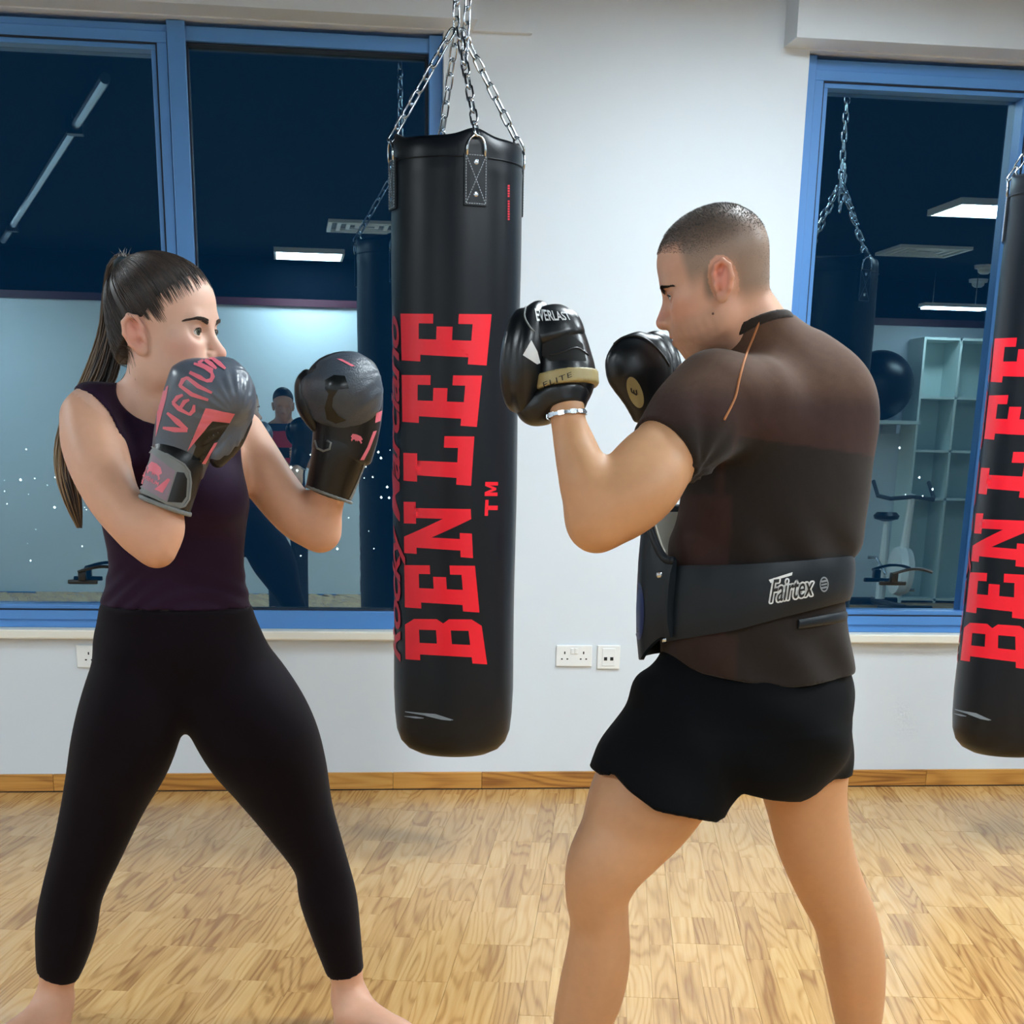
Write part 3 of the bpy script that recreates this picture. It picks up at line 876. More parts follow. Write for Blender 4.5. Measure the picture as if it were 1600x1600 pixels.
class Field:
    def __init__(s): s.p = []
    def add(s, fn, lo, hi, k=.02, op='u'):
        s.p.append((fn, np.asarray(lo, float), np.asarray(hi, float), k, op)); return s
    # -- primitives
    def ell(s, c, r, R=None, k=.02, op='u'):
        c = np.asarray(c, float); r = np.asarray(r, float) * np.ones(3)
        R = np.eye(3) if R is None else np.asarray(R, float)          # rows = local axes
        def fn(P):
            q = (P - c.astype(P.dtype)) @ R.T.astype(P.dtype)
            a = np.sqrt(((q / r.astype(P.dtype)) ** 2).sum(-1)); b = np.sqrt(((q / (r * r).astype(P.dtype)) ** 2).sum(-1)) + 1e-9
            return a * (a - 1) / b
        e = np.sqrt(((R * r[:, None]) ** 2).sum(0))
        return s.add(fn, c - e, c + e, k, op)
    def cone(s, a, b, ra, rb, k=.02, op='u'):
        a = np.asarray(a, float); b = np.asarray(b, float); ab = b - a; L = ab @ ab + 1e-12
        def fn(P):
            a_ = a.astype(P.dtype); b2 = ab.astype(P.dtype); t = np.clip((P - a_) @ b2 / L, 0, 1).astype(P.dtype)
            return np.linalg.norm(P - a_ - t[..., None] * b2, axis=-1) - (ra + (rb - ra) * t)
        m = max(ra, rb)
        return s.add(fn, np.minimum(a, b) - m, np.maximum(a, b) + m, k, op)
    def limb(s, secs, k=.02, op='u', grow=0.0, n=7, flat0=False, flat1=False, cap=1.0):
        """secs: list of (centre, e1, r1, r2); spline-resampled elliptical tube"""
        C = np.array([q[0] for q in secs], float); E = np.array([unit(q[1]) for q in secs]); R = np.array([[q[2] + grow, q[3] + grow] for q in secs])
        A = np.concatenate([C, E, R], 1); m = len(A); out = []
        for i in range(m - 1):
            p0 = A[max(i - 1, 0)]; p1 = A[i]; p2 = A[i + 1]; p3 = A[min(i + 2, m - 1)]
            for t in np.arange(n) / n:
                out.append(.5 * (2 * p1 + (p2 - p0) * t + (2 * p0 - 5 * p1 + 4 * p2 - p3) * t * t + (3 * p1 - 3 * p2 + p3 - p0) * t ** 3))
        out.append(A[-1]); A = np.array(out)
        segs = []
        for p, q in zip(A[:-1], A[1:]):
            ax = q[:3] - p[:3]; L = np.linalg.norm(ax) + 1e-9; ax = ax / L
            e1 = p[3:6] + q[3:6]; e1 = unit(e1 - ax * (e1 @ ax)); e2 = np.cross(ax, e1)
            segs.append((p[:3], ax, L, e1, e2, p[6:], q[6:]))
        a0 = unit(A[1][:3] - A[0][:3]); a1 = unit(A[-1][:3] - A[-2][:3]); c0 = A[0][:3]; c1 = A[-1][:3]
        def segd(sg, P):
            o, ax, L, e1, e2, r0, r1 = sg
            q = P - o.astype(P.dtype); h = q @ ax.astype(P.dtype); t = np.clip(h / L, 0, 1)
            ra = r0[0] + (r1[0] - r0[0]) * t; rb = r0[1] + (r1[1] - r0[1]) * t; rm = np.minimum(ra, rb) * cap
            u = (q @ e1.astype(P.dtype)) / ra; v = (q @ e2.astype(P.dtype)) / rb; w = (h - t * L) / rm
            a = np.sqrt(u * u + v * v + w * w)
            b = np.sqrt((u / ra) ** 2 + (v / rb) ** 2 + (w / rm) ** 2) + 1e-6
            return a * (a - 1) / b
        def fn(ax_, mg):
            shp = [len(q) for q in ax_]
            d = np.full(shp, 1.0, np.float32)
            for sg in segs:
                o, ax, L, e1, e2, r0, r1 = sg
                m = max(r0.max(), r1.max()) + mg; e = o + ax * L
                l_ = np.minimum(o, e) - m; u_ = np.maximum(o, e) + m
                sl = tuple(slice(int(np.searchsorted(ax_[i], l_[i])), int(np.searchsorted(ax_[i], u_[i]))) for i in range(3))
                if any(q.stop <= q.start for q in sl): continue
                P = np.stack(np.meshgrid(*[ax_[i][sl[i]].astype(np.float32) for i in range(3)], indexing='ij'), -1)
                d[sl] = np.minimum(d[sl], segd(sg, P))
            if flat0 or flat1:
                P = np.stack(np.meshgrid(*[q.astype(np.float32) for q in ax_], indexing='ij'), -1)
                if flat0: d = np.maximum(d, -((P - c0.astype(np.float32)) @ a0.astype(np.float32)))
                if flat1: d = np.maximum(d, (P - c1.astype(np.float32)) @ a1.astype(np.float32))
            return d
        fn.axes = True
        mr = A[:, 6:].max(1)[:, None]
        return s.add(fn, (A[:, :3] - mr).min(0), (A[:, :3] + mr).max(0), k, op)
    def cut(s, point, normal, k=.004):
        """remove everything on the side the normal points to"""
        point = np.asarray(point, float); normal = unit(normal)
        s.p.append((lambda P: (P - point) @ normal, None, None, k, 'i')); return s
    def warp(s, fn):
        s.p.append((fn, None, None, 0, 'd')); return s
    # -- sampling
    def bounds(s):
        lo = np.min([q[1] for q in s.p if q[4] == 'u'], 0); hi = np.max([q[2] for q in s.p if q[4] == 'u'], 0)
        return lo, hi
    def mesh(s, h, lo=None, hi=None):
        l0, h0 = s.bounds()
        lo = l0 - 3 * h if lo is None else np.maximum(lo, l0 - 3 * h); hi = h0 + 3 * h if hi is None else np.minimum(hi, h0 + 3 * h)
        n = np.ceil((hi - lo) / h).astype(int) + 1
        ax = [lo[i] + h * np.arange(n[i]) for i in range(3)]
        Fd = np.full(n, 1.0, np.float32)
        for fn, a, b, k, op in s.p:
            if a is None: i0 = np.zeros(3, int); i1 = n
            else:
                mg = k + 3 * h + .004
                i0 = np.clip(np.floor((a - mg - lo) / h).astype(int), 0, n); i1 = np.clip(np.ceil((b + mg - lo) / h).astype(int) + 1, 0, n)
            if (i1 <= i0).any(): continue
            sl = tuple(slice(i0[i], i1[i]) for i in range(3))
            cur = Fd[sl]
            if a is None and op in 'id':
                msk = np.abs(cur) < .06
                idx = np.argwhere(msk)
                if len(idx) == 0: continue
                P = np.stack([ax[j][idx[:, j]] for j in range(3)], -1)
                val = fn(P)
                if op == 'd': cur[msk] += val
                else: cur[msk] = smax(cur[msk], val, k)
                if op == 'i':   # deep inside / far outside: sign only
                    far = ~msk & (cur < 0)
                    idx = np.argwhere(far)
                    if len(idx):
                        P = np.stack([ax[j][idx[:, j]] for j in range(3)], -1)
                        cur[far] = np.maximum(cur[far], fn(P))
                continue
            if getattr(fn, 'axes', False): d = fn([ax[i][sl[i]] for i in range(3)], k + 3 * h + .004)
            else:
                G = np.stack(np.meshgrid(*[ax[i][sl[i]].astype(np.float32) for i in range(3)], indexing='ij'), -1)
                d = fn(G).astype(np.float32)
            if op == 'u': Fd[sl] = smin(cur, d, k)
            elif op == 's': Fd[sl] = smax(cur, -d, k)
            elif op == 'm': Fd[sl] = np.minimum(cur, d)
        return nets(Fd, lo, h)

def nets(Fd, lo, h):
    S = Fd < 0
    n = np.array(Fd.shape)
    act = np.zeros(n - 1, np.uint8)
    for dx in (0, 1):
        for dy in (0, 1):
            for dz in (0, 1):
                act += S[dx:n[0] - 1 + dx, dy:n[1] - 1 + dy, dz:n[2] - 1 + dz]
    cells = np.argwhere((act > 0) & (act < 8))
    idm = -np.ones(n - 1, np.int32); idm[tuple(cells.T)] = np.arange(len(cells))
    acc = np.zeros((len(cells), 3)); cnt = np.zeros(len(cells))
    cr = [(0, 0), (0, 1), (1, 0), (1, 1)]
    for axs in range(3):
        o = [i for i in range(3) if i != axs]
        for a, b in cr:
            c0 = cells.copy(); c0[:, o[0]] += a; c0[:, o[1]] += b
            c1 = c0.copy(); c1[:, axs] += 1
            f0 = Fd[tuple(c0.T)]; f1 = Fd[tuple(c1.T)]
            m = (f0 < 0) != (f1 < 0)
            t = f0[m] / (f0[m] - f1[m])
            p = c0[m].astype(float); p[:, axs] += t
            acc[m] += p; cnt[m] += 1
    V = lo + h * acc / np.maximum(cnt, 1)[:, None]
    faces = []
    for axs in range(3):
        o = [(axs + 1) % 3, (axs + 2) % 3]
        sl0 = [slice(None)] * 3; sl1 = [slice(None)] * 3
        sl0[axs] = slice(0, n[axs] - 1); sl1[axs] = slice(1, n[axs])
        ch = S[tuple(sl0)] != S[tuple(sl1)]
        e = np.argwhere(ch)
        e = e[(e[:, o[0]] > 0) & (e[:, o[1]] > 0) & (e[:, o[0]] < n[o[0]] - 1) & (e[:, o[1]] < n[o[1]] - 1)]
        q = []
        for a, b in ((-1, -1), (0, -1), (0, 0), (-1, 0)):
            c = e.copy(); c[:, o[0]] += a; c[:, o[1]] += b
            q.append(idm[tuple(c.T)])
        q = np.stack(q, 1)
        inside = S[tuple(e.T)]
        q[~inside] = q[~inside][:, ::-1]
        faces.append(q[(q >= 0).all(1)])
    return V, np.concatenate(faces)

def join(*parts):
    V, Fc, b = [], [], 0
    for v, f in parts:
        V.append(v); Fc.append(f + b); b += len(v)
    return np.concatenate(V), np.concatenate(Fc)

def sec(xl, yl, xr, yr, Y, asp=1.0):
    """cross-section whose edges appear at two picture points on the plane at distance Y"""
    A = at(xl, yl, Y); B = at(xr, yr, Y); r = np.linalg.norm(B - A) / 2
    return ((A + B) / 2, B - A, r, r * asp)

def vcolor(o, cols, name='Col'):
    a = o.data.color_attributes.new(name, 'FLOAT_COLOR', 'POINT')
    c = np.ones((len(o.data.vertices), 4), np.float32); c[:, :3] = cols[:, :3]
    a.data.foreach_set('color', c.ravel())

def vnoise(P, f, seed=0):
    """cheap smooth 3-D noise in -1..1"""
    r = np.random.default_rng(seed); out = 0
    for i in range(6):
        d = r.normal(size=3); d /= np.linalg.norm(d)
        out = out + np.sin((P @ d) * f * r.uniform(.7, 1.5) + r.uniform(0, 6.28))
    return out / 6

def sstep(x, a, b):
    t = np.clip((x - a) / (b - a), 0, 1); return t * t * (3 - 2 * t)

def lerp3(a, b, t): return a + (b - a) * t[:, None]
LIN = lambda r, g, b: np.array(srgb(r, g, b)[:3])

# ------------------------------------------------------------------ heads
class Head:
    """local frame: x forward, y to the person's left, z up; origin between the ears"""
    def __init__(s, origin, fwd, up, scale, female):
        f = unit(fwd); u = np.asarray(up, float); u = unit(u - f * (u @ f)); l = np.cross(u, f)
        s.o = np.asarray(origin, float); s.R = np.stack([f, l, u]); s.s = scale; s.fem = female
    def w(s, p): return s.o + s.s * (np.asarray(p, float) @ s.R)
    def l(s, P): return ((P - s.o) @ s.R.T) / s.s
    def e(s, F, c, r, k=.02, op='u', R=None):
        RR = s.R if R is None else np.asarray(R) @ s.R
        F.ell(s.w(c), np.asarray(r, float) * s.s, RR, k * s.s, op)
    def c(s, F, a, b, ra, rb, k=.015, op='u'): F.cone(s.w(a), s.w(b), ra * s.s, rb * s.s, k * s.s, op)
    def build(s, F):
        fm = s.fem
        s.e(F, (-.010, 0, .048), (.095, .076, .082), .02)
        s.e(F, (.030, 0, .052), (.064, .064, .060), .03)
        s.e(F, (.030, 0, -.015), (.062, .061 if fm else .064, .075), .03)
        s.e(F, (.030, 0, -.062), (.052, .047 if fm else .053, .040), .03)
        for q in (-1, 1):
            s.e(F, (-.005 + .01, q * .047, -.050), (.024, .014, .030), .02)         # jaw corner
            s.e(F, (.058, q * .040, -.012), (.026, .021, .018), .025)               # cheekbone
            s.e(F, (.060, q * .030, -.045), (.026, .020, .026), .025)
        s.e(F, (.073, 0, -.090), (.018, .020 if fm else .024, .017), .025)          # chin
        if not fm: s.c(F, (.082, -.036, .027), (.082, .036, .027), .010, .010, .02)  # brow ridge
        else: s.c(F, (.082, -.034, .028), (.082, .034, .028), .006, .006, .02)
        nb = .0075 if fm else .0085
        s.c(F, (.084, 0, .014), (.111, 0, -.024), nb, .0095 if fm else .0115, .014)   # nose
        s.e(F, (.110, 0, -.028), (.011, .0095 if fm else .012, .009), .008)
        for q in (-1, 1):
            s.e(F, (.099, q * .0115, -.031), (.010, .0072 if fm else .009, .0075), .006)
            s.e(F, (.104, q * .006, -.0385), (.005, .0036, .003), .003, 's')         # nostril
        s.e(F, (.085, 0, -.056), (.018, .030, .022), .02)                            # muzzle
        s.e(F, (.0965, 0, -.0545), (.0085, .021, .0062), .006)
        s.e(F, (.0955, 0, -.0650), (.0085, .018, .0070), .006)
        s.c(F, (.103, -.021, -.0600), (.103, .021, -.0600), .0022, .0022, .004, 's')
        for q in (-1, 1):
            s.e(F, (.094, q * .033, .006), (.017, .018, .0115), .014, 's')           # socket
            s.e(F, (.0745, q * .0325, .007), (.0152, .0152, .0145), .006)            # lids over the ball
            s.e(F, (.0900, q * .0330, .0065), (.013, .0135, .0062 if fm else .0046), .002, 's')   # opening
            # ear
            t = math.radians(14); ct, st = math.cos(t), math.sin(t)
            R = np.array([[ct, 0, st], [0, 1, 0], [-st, 0, ct]])
            yaw = -q * math.radians(20); cy, sy = math.cos(yaw), math.sin(yaw)
            R = R @ np.array([[cy, -sy, 0], [sy, cy, 0], [0, 0, 1]]).T
            ec = np.array([-.014, q * .079, -.002])
            s.e(F, ec, (.019, .0075, .032), .006, 'u', R)
            L = lambda p: ec + np.array([p[0], q * p[1], p[2]]) @ R
            s.e(F, L((.001, .0080, .009)), (.0115, .0085, .018), .003, 's', R)       # hollow
            s.e(F, L((.005, .0075, -.008)), (.0085, .0105, .011), .003, 's', R)      # concha
            hp = [(.012, .004, -.004), (.015, .005, .010), (.010, .006, .025), (-.003, .0065, .031), (-.015, .006, .022), (-.0185, .005, .004), (-.013, .004, -.014), (-.003, .003, -.027)]
            for a, b in zip(hp[:-1], hp[1:]): s.c(F, L(a), L(b), .0042, .0042, .003)
            s.e(F, L((.003, .001, -.028)), (.0095, .0055, .009), .006, 'u', R)      # lobe
            s.c(F, L((.013, .006, -.008)), L((.012, .005, -.013)), .0042, .0036, .004)   # tragus
            s.c(F, L((-.006, .003, .016)), L((.000, .003, -.012)), .003, .003, .005)    # antihelix
            s.c(F, ec * np.array([1, .8, 1]), ec * np.array([1, .96, 1]), .016, .010, .01)
    def extras(s, parent, brow_col, iris_col):
        """eyeballs with iris, brows"""
        white = plain('eye_white_' + parent.name, srgb(226, 222, 218), .12, noise=.03)
        iris = plain('iris_' + parent.name, iris_col, .1, noise=.2, scale=400)
        pup = plain('pupil_' + parent.name, srgb(8, 8, 9), .08, noise=.1)
        brow = plain('brow_hair_' + parent.name, brow_col, .7, noise=.3, scale=300)
        for q in (-1, 1):
            c = np.array([.0745, q * .0325, .007])
            bm = bmesh.new(); bmesh.ops.create_uvsphere(bm, u_segments=24, v_segments=16, radius=.0135)
            m = MB().bm(bm); V = np.array(m.v)
            ey = mk('eye', s.w(V + c), m.f, white, parent, smooth=True)
            g = unit(np.array([1, s.gaze[0] * 1.0, s.gaze[1]]))
            for nm, rad, mt, lift in (('iris', .0062, iris, .0002), ('pupil', .0027, pup, .0004)):
                a1 = unit(np.cross(g, [0, 0, 1])); a2 = np.cross(a1, g)
                vv = [c + g * (.0135 + lift)]; ff = []
                for rg in (.5, 1.0):
                    for k in range(20):
                        t = 2 * math.pi * k / 20; r = rad * rg
                        vv.append(c + unit(g * math.sqrt(max(.0135 ** 2 - r * r, 0)) + r * (math.cos(t) * a1 + math.sin(t) * a2)) * (.0135 + lift))
                for k in range(20):
                    l_ = (k + 1) % 20
                    ff.append([0, 1 + k, 1 + l_]); ff.append([1 + k, 21 + k, 21 + l_, 1 + l_])
                mk(nm, s.w(np.array(vv)), ff, mt, ey, smooth=True)
    gaze = (0, 0)
    def hairs(s, bvh, pts, dirs, length, width, mat, name, parent, lift=.0):
        """short hairs: one slim triangle each, on the skin"""
        v, f = [], []
        for p, d in zip(pts, dirs):
            n = unit(p - s.o)
            side = unit(np.cross(d, n)) * width * s.s
            L = length * s.s * random.uniform(.7, 1.2)
            b = len(v); v += [p - side, p + side, p + d * L]; f.append([b, b + 1, b + 2])
        return mk(name, np.array(v), f, mat, parent)
def surf_pts(h, F_bvh, loc_dirs, origin=(0, 0, .01)):
    """cast from inside the head outwards (local directions) to the skin"""
    o = h.w(origin); out = []
    for d in loc_dirs:
        wd = Vector(unit(np.asarray(d) @ h.R)); far = Vector(o) + wd * .4
        loc, nor, i, ds = F_bvh.ray_cast(far, -wd)
        out.append((np.array(loc), np.array(nor)) if loc is not None else (None, None))
    return out
# ================================================================== THE WOMAN
def two_res(F, h, h2, lo, hi):
    """coarse body, fine inside the box lo..hi"""
    V, Q = F.mesh(h)
    m = 1.2 * h
    ins = ((V > lo + m) & (V < hi - m)).all(1)
    Q = Q[~ins[Q].all(1)]
    return join((V, Q), F.mesh(h2, lo, hi))

MAT['skin_w'] = plain('fair_skin', srgb(222, 172, 146), .48, vcol='Col', noise=.05, scale=60, bump=.05, bscale=700, sss=.12, spec=.4)
MAT['cloth_plum'] = plain('dark_plum_jersey', srgb(14, 7, 15), .75, noise=.12, scale=120, bump=.12, bscale=900, sheen=.05, spec=.1)
MAT['cloth_plum2'] = plain('dark_plum_top_jersey', srgb(38, 19, 42), .72, noise=.12, scale=120, bump=.12, bscale=900, sheen=.06, spec=.12)
MAT['hair_brown'] = plain('dark_brown_hair', srgb(44, 34, 30), .38, vcol='Col', noise=.25, scale=90, spec=.6)

WY = 3.50
w_head = Head(at(257, 524, WY), np.array([math.cos(math.radians(25)), -math.sin(math.radians(25)), -.03]), np.array([.0, -.02, 1.0]), 1.06, True)
w_head.gaze = (-.15, .0)
torso = [sec(152, 1000, 404, 1003, 3.55, .66), sec(158, 962, 394, 965, 3.54, .64), sec(171, 905, 382, 907, 3.53, .62), sec(170, 860, 379, 866, 3.52, .62),
         sec(158, 800, 384, 806, 3.51, .62), sec(152, 745, 386, 752, 3.51, .60), sec(156, 700, 378, 710, 3.51, .52), sec(165, 664, 352, 676, 3.51, .44), sec(192, 634, 322, 645, 3.51, .40)]
neck = [sec(196, 650, 290, 660, 3.52, .95), sec(194, 612, 272, 618, 3.51, 1.0), sec(199, 575, 272, 580, 3.50, 1.05), sec(202, 545, 280, 550, 3.50, 1.1)]
armR = [sec(100, 678, 176, 634, 3.46, 1.0), sec(99, 710, 193, 676, 3.43, 1.0), sec(116, 755, 202, 716, 3.38, 1.0), sec(145, 803, 216, 762, 3.33, 1.0), sec(188, 852, 246, 802, 3.29, 1.0)]
armR2 = [sec(208, 846, 278, 858, 3.275, 1.0), sec(207, 815, 289, 830, 3.278, .85), sec(227, 782, 287, 801, 3.287, .75), sec(246, 738, 288, 750, 3.297, .8)]
armL = [sec(345, 716, 403, 652, 3.60, 1.0), sec(372, 748, 424, 686, 3.58, 1.0), sec(405, 795, 452, 732, 3.56, 1.0), sec(452, 842, 482, 775, 3.55, 1.0), sec(488, 858, 505, 795, 3.55, 1.0)]
armL2 = [sec(474, 822, 530, 838, 3.55, 1.0), sec(476, 795, 534, 806, 3.54, 1.0), sec(488, 760, 540, 776, 3.52, .9), sec(506, 722, 550, 733, 3.505, .9)]
legR = [sec(152, 1020, 290, 1050, 3.54, 1.0), sec(128, 1095, 288, 1112, 3.54, .98), sec(112, 1170, 268, 1168, 3.55, .95), sec(103, 1240, 232, 1228, 3.57, .95), sec(88, 1320, 194, 1308, 3.59, .98),
        sec(69, 1395, 160, 1384, 3.61, 1.0), sec(58, 1450, 150, 1440, 3.63, 1.05), sec(57, 1490, 136, 1486, 3.645, 1.05), sec(59, 1522, 121, 1520, 3.66, 1.0)]
legL = [sec(262, 1050, 415, 1020, 3.57, 1.0), sec(284, 1112, 462, 1082, 3.57, .98), sec(312, 1160, 494, 1140, 3.57, .95), sec(352, 1208, 509, 1194, 3.58, .95), sec(405, 1276, 520, 1264, 3.59, .95),
        sec(458, 1352, 541, 1340, 3.61, 1.0), sec(469, 1405, 556, 1398, 3.625, 1.05), sec(488, 1460, 562, 1454, 3.64, 1.05), sec(511, 1520, 567, 1514, 3.66, 1.0)]
def foot(F, ankle, heel, toe_dir, L=.235, s=1.0, up=None):
    """bare foot on the floor: heel, arch, ball and five toes"""
    d = unit(np.array([toe_dir[0], toe_dir[1], 0])); sd = np.array([-d[1], d[0], 0])
    F.cone(ankle, heel + np.array([0, 0, .035]) + d * .015, .031 * s, .033 * s, .03)
    F.ell(heel + np.array([0, 0, .030]), (.036 * s, .032 * s, .031), np.stack([d, sd, [0, 0, 1]]), .025)
    F.cone(ankle + np.array([0, 0, -.02]), heel + d * .13 + np.array([0, 0, .036]), .034 * s, .026 * s, .035)
    F.ell(heel + d * .15 * L / .235 + np.array([0, 0, .020]), (.062 * s, .042 * s, .021), np.stack([d, sd, [0, 0, 1]]), .03)
    F.cone(heel + np.array([0, 0, .022]), heel + d * .15 + np.array([0, 0, .02]), .026 * s, .026 * s, .03)
    for i in range(5):
        o = (i - 2) * .016 * s * up
        q = heel + d * (L - [.0, .004, .012, .022, .034][i] - .02) + sd * o + np.array([0, 0, .012])
        F.cone(q - d * .035, q, .010 * s, [.012, .0095, .009, .0085, .008][i] * s, .006)
bodyF = Field()
w_head.build(bodyF)
bodyF.limb(neck, .03)
bodyF.limb(torso, .03, grow=-.004)
bodyF.limb([sec(128, 640, 178, 612, 3.48, 1.0), sec(165, 640, 205, 608, 3.50, 1.0), sec(190, 640, 240, 612, 3.51, 1.0)], .03, grow=-.005)
for ch, up_ in ((armR, 0), (armL, 0)): bodyF.limb(ch, .035)
bodyF.limb(armR2, .022); bodyF.limb(armL2, .022)
bodyF.ell(at(318, 625, 3.30), (.042, .036, .05), None, .02); bodyF.ell(at(532, 650, 3.50), (.04, .035, .05), None, .02)   # fists inside the gloves
bodyF.cone(at(262, 770, 3.275), at(318, 620, 3.30), .022, .024, .02); bodyF.cone(at(520, 755, 3.52), at(532, 650, 3.50), .024, .026, .02)
bodyF.limb(legR, .03, grow=-.005); bodyF.limb(legL, .03, grow=-.005)
hr = on_floor(84, 1618); hl = on_floor(548, 1612)
aR = at(86, 1555, 3.67); aL = at(546, 1552, 3.665)
bodyF.limb([sec(68, 1500, 118, 1500, 3.655, 1.0), sec(64, 1538, 112, 1537, 3.665, 1.05), sec(64, 1565, 105, 1566, 3.67, 1.15)], .02)
bodyF.limb([sec(516, 1495, 559, 1492, 3.652, 1.0), sec(521, 1536, 565, 1532, 3.66, 1.05), sec(526, 1560, 569, 1556, 3.665, 1.15)], .02)
foot(bodyF, aR, hr, (-.62, -.78), up=1); foot(bodyF, aL, hl, (.75, -.66), up=-1)
bodyF.cut((0, 0, 0.001), (0, 0, -1))
hb = w_head.o
V, Q = two_res(bodyF, .0060, .0021, hb + np.array([-.15, -.17, -.135]), hb + np.array([.17, .17, .17]))
base = np.array([at(290, 1500, 3.6)[0], 3.60, 0.0])
woman = mk('person', V, Q, MAT['skin_w'], None, base, smooth=True)
tag(woman, 'person in a plum sleeveless outfit with a long ponytail, boxing guard raised', 'person')
L_ = w_head.l(V)
col = np.tile(LIN(214, 164, 136), (len(V), 1))
near_head = np.linalg.norm(L_, axis=1) < .2
face = LIN(226, 182, 160)
col = lerp3(col, np.tile(face, (len(V), 1)), sstep(L_[:, 2], -.16, -.09) * near_head)
def spot(c, r, colr, amt, col=None):
    pass
def blush(col, L_, c, r, colr, amt):
    d = np.linalg.norm((L_ - np.array(c)) / np.array(r), axis=1)
    return lerp3(col, np.tile(colr, (len(col), 1)), amt * (1 - sstep(d, .3, 1.0)))
for q in (-1, 1):
    col = blush(col, L_, (.060, q * .045, -.022), (.05, .04, .035), LIN(226, 150, 138), .38)
    col = blush(col, L_, (-.014, q * .082, -.002), (.03, .03, .045), LIN(224, 138, 122), .6)
    col = blush(col, L_, (.078, q * .034, .010), (.022, .024, .016), LIN(188, 132, 116), .5)
col = blush(col, L_, (.112, 0, -.028), (.02, .02, .02), LIN(226, 140, 128), .4)
col = blush(col, L_, (.1, 0, -.0600), (.014, .026, .013), LIN(196, 96, 98), .9)
vcolor(woman, col)
w_head.extras(woman, srgb(50, 36, 30), srgb(86, 88, 74))
w_bvh = BVHTree.FromPolygons([Vector(p) for p in V], Q.tolist())
# brows and lashes: short hairs on the skin
def brow_hairs(h, bvh, col, parent, zc, arch, n=150, thick=.004):
    mat = plain('brow_' + parent.name, col, .7, noise=.2, scale=300)
    for q in (-1, 1):
        v, f = [], []
        for i in range(n):
            t = random.random(); y = .014 + .040 * t; z = zc + arch * math.sin(min(t * 1.25, 1) * math.pi * .62) - .004 * max(0, t - .7) / .3 + random.uniform(-1, 1) * thick * (1 - .75 * t)
            for st in ((.2, q * y, z),):
                wd = Vector(unit(np.array([-1.0, 0, 0]) @ h.R)); o = Vector(h.w(st))
                loc, nor, k, ds = bvh.ray_cast(o, wd)
                if loc is None: continue
                d = unit(np.array([-.25, q * 1.0, .25 - .6 * t]) @ h.R); nn_ = np.array(nor)
                d = unit(d - nn_ * (d @ nn_) + .18 * nn_); sd = unit(np.cross(d, nn_)) * .0006
                p = np.array(loc) + nn_ * .0003; b = len(v)
                v += [p - sd, p + sd, p + d * .0085]; f.append([b, b + 1, b + 2])
        mk('eyebrow', v, f, mat, parent)['kind'] = 'stuff'
brow_hairs(w_head, w_bvh, srgb(62, 46, 38), woman, .0235, .0055, 420, .0044)
def lashes(h, parent, col, zo, hz):
    mat = plain('lash_' + parent.name, col, .6, noise=.1)
    for q in (-1, 1):
        m = MB(); c = np.array([.0745, q * .0325, .007]); pts = []
        for k in range(9):
            u = -1 + 2 * k / 8; y = c[1] + u * .0118; z = c[2] + zo + hz * (1 - u * u) ** .5
            x = c[0] + math.sqrt(max(.0150 ** 2 - (y - c[1]) ** 2 - (z - c[2]) ** 2, 1e-6)) + .0003
            pts.append(h.w((x, y, z)))
        m.tube(pts, [.0004] + [.0009] * 7 + [.0012], 5); m.build('eyelashes', mat, parent)
lashes(w_head, woman, srgb(24, 18, 16), -.0003, .0066)

# ---- clothes
topF = Field()
topF.limb(torso, .03, grow=.003)
topF.ell(at(300, 765, 3.43), (.060, .045, .055), None, .05); topF.ell(at(345, 775, 3.46), (.045, .045, .05), None, .05)
topF.limb([sec(128, 640, 178, 612, 3.48, 1.0), sec(165, 640, 205, 608, 3.50, 1.0), sec(190, 640, 240, 612, 3.51, 1.0)], .03, grow=.0)
topF.limb(neck[:3], .03, grow=.0035)
topF.limb(armR[:2], .035, grow=.0035); topF.limb(armL[:2], .035, grow=.0035)
# arm holes and neck hole
topF.ell(at(105, 712, 3.42), (.106, .18, .125), None, .004, 's')
topF.ell(at(428, 715, 3.56), (.068, .2, .14), None, .004, 's')
topF.ell(at(258, 610, 3.47), (.093, .14, .063), None, .004, 's')
topF.cut(at(258, 600, 3.5), (0, 0, 1), .004)
topF.cut(at(200, 948, 3.53), (0, 0, -1), .004)
def folds_top(P):
    px = (P - at(270, 930, 3.45))
    z = P[:, 2] - at(270, 930, 3.5)[2]
    w = np.exp(-(z / .05) ** 2)
    return -.0018 * w * np.sin((z + .10 * np.sin(P[:, 0] * 9)) * 190) - .0008 * vnoise(P, 38, 3)
topF.warp(folds_top)
V2, Q2 = topF.mesh(.0050)
top = mk('tank_top', V2, Q2, MAT['cloth_plum2'], woman, smooth=True); top['label'] = 'dark plum sleeveless top'
legF = Field()
legF.limb(torso[:4], .03, grow=.005)
legF.limb(legR, .03, grow=.002, flat1=True); legF.limb(legL, .03, grow=.002, flat1=True)
legF.ell(at(285, 1080, 3.56), (.09, .075, .05), None, .05)
legF.cut(at(200, 944, 3.53), (0, -.05, 1), .006)
legF.warp(lambda P: -.0007 * vnoise(P, 45, 5))
V3, Q3 = legF.mesh(.0054)
leg = mk('leggings', V3, Q3, MAT['cloth_plum'], woman, smooth=True); leg['label'] = 'dark plum ankle-length leggings'

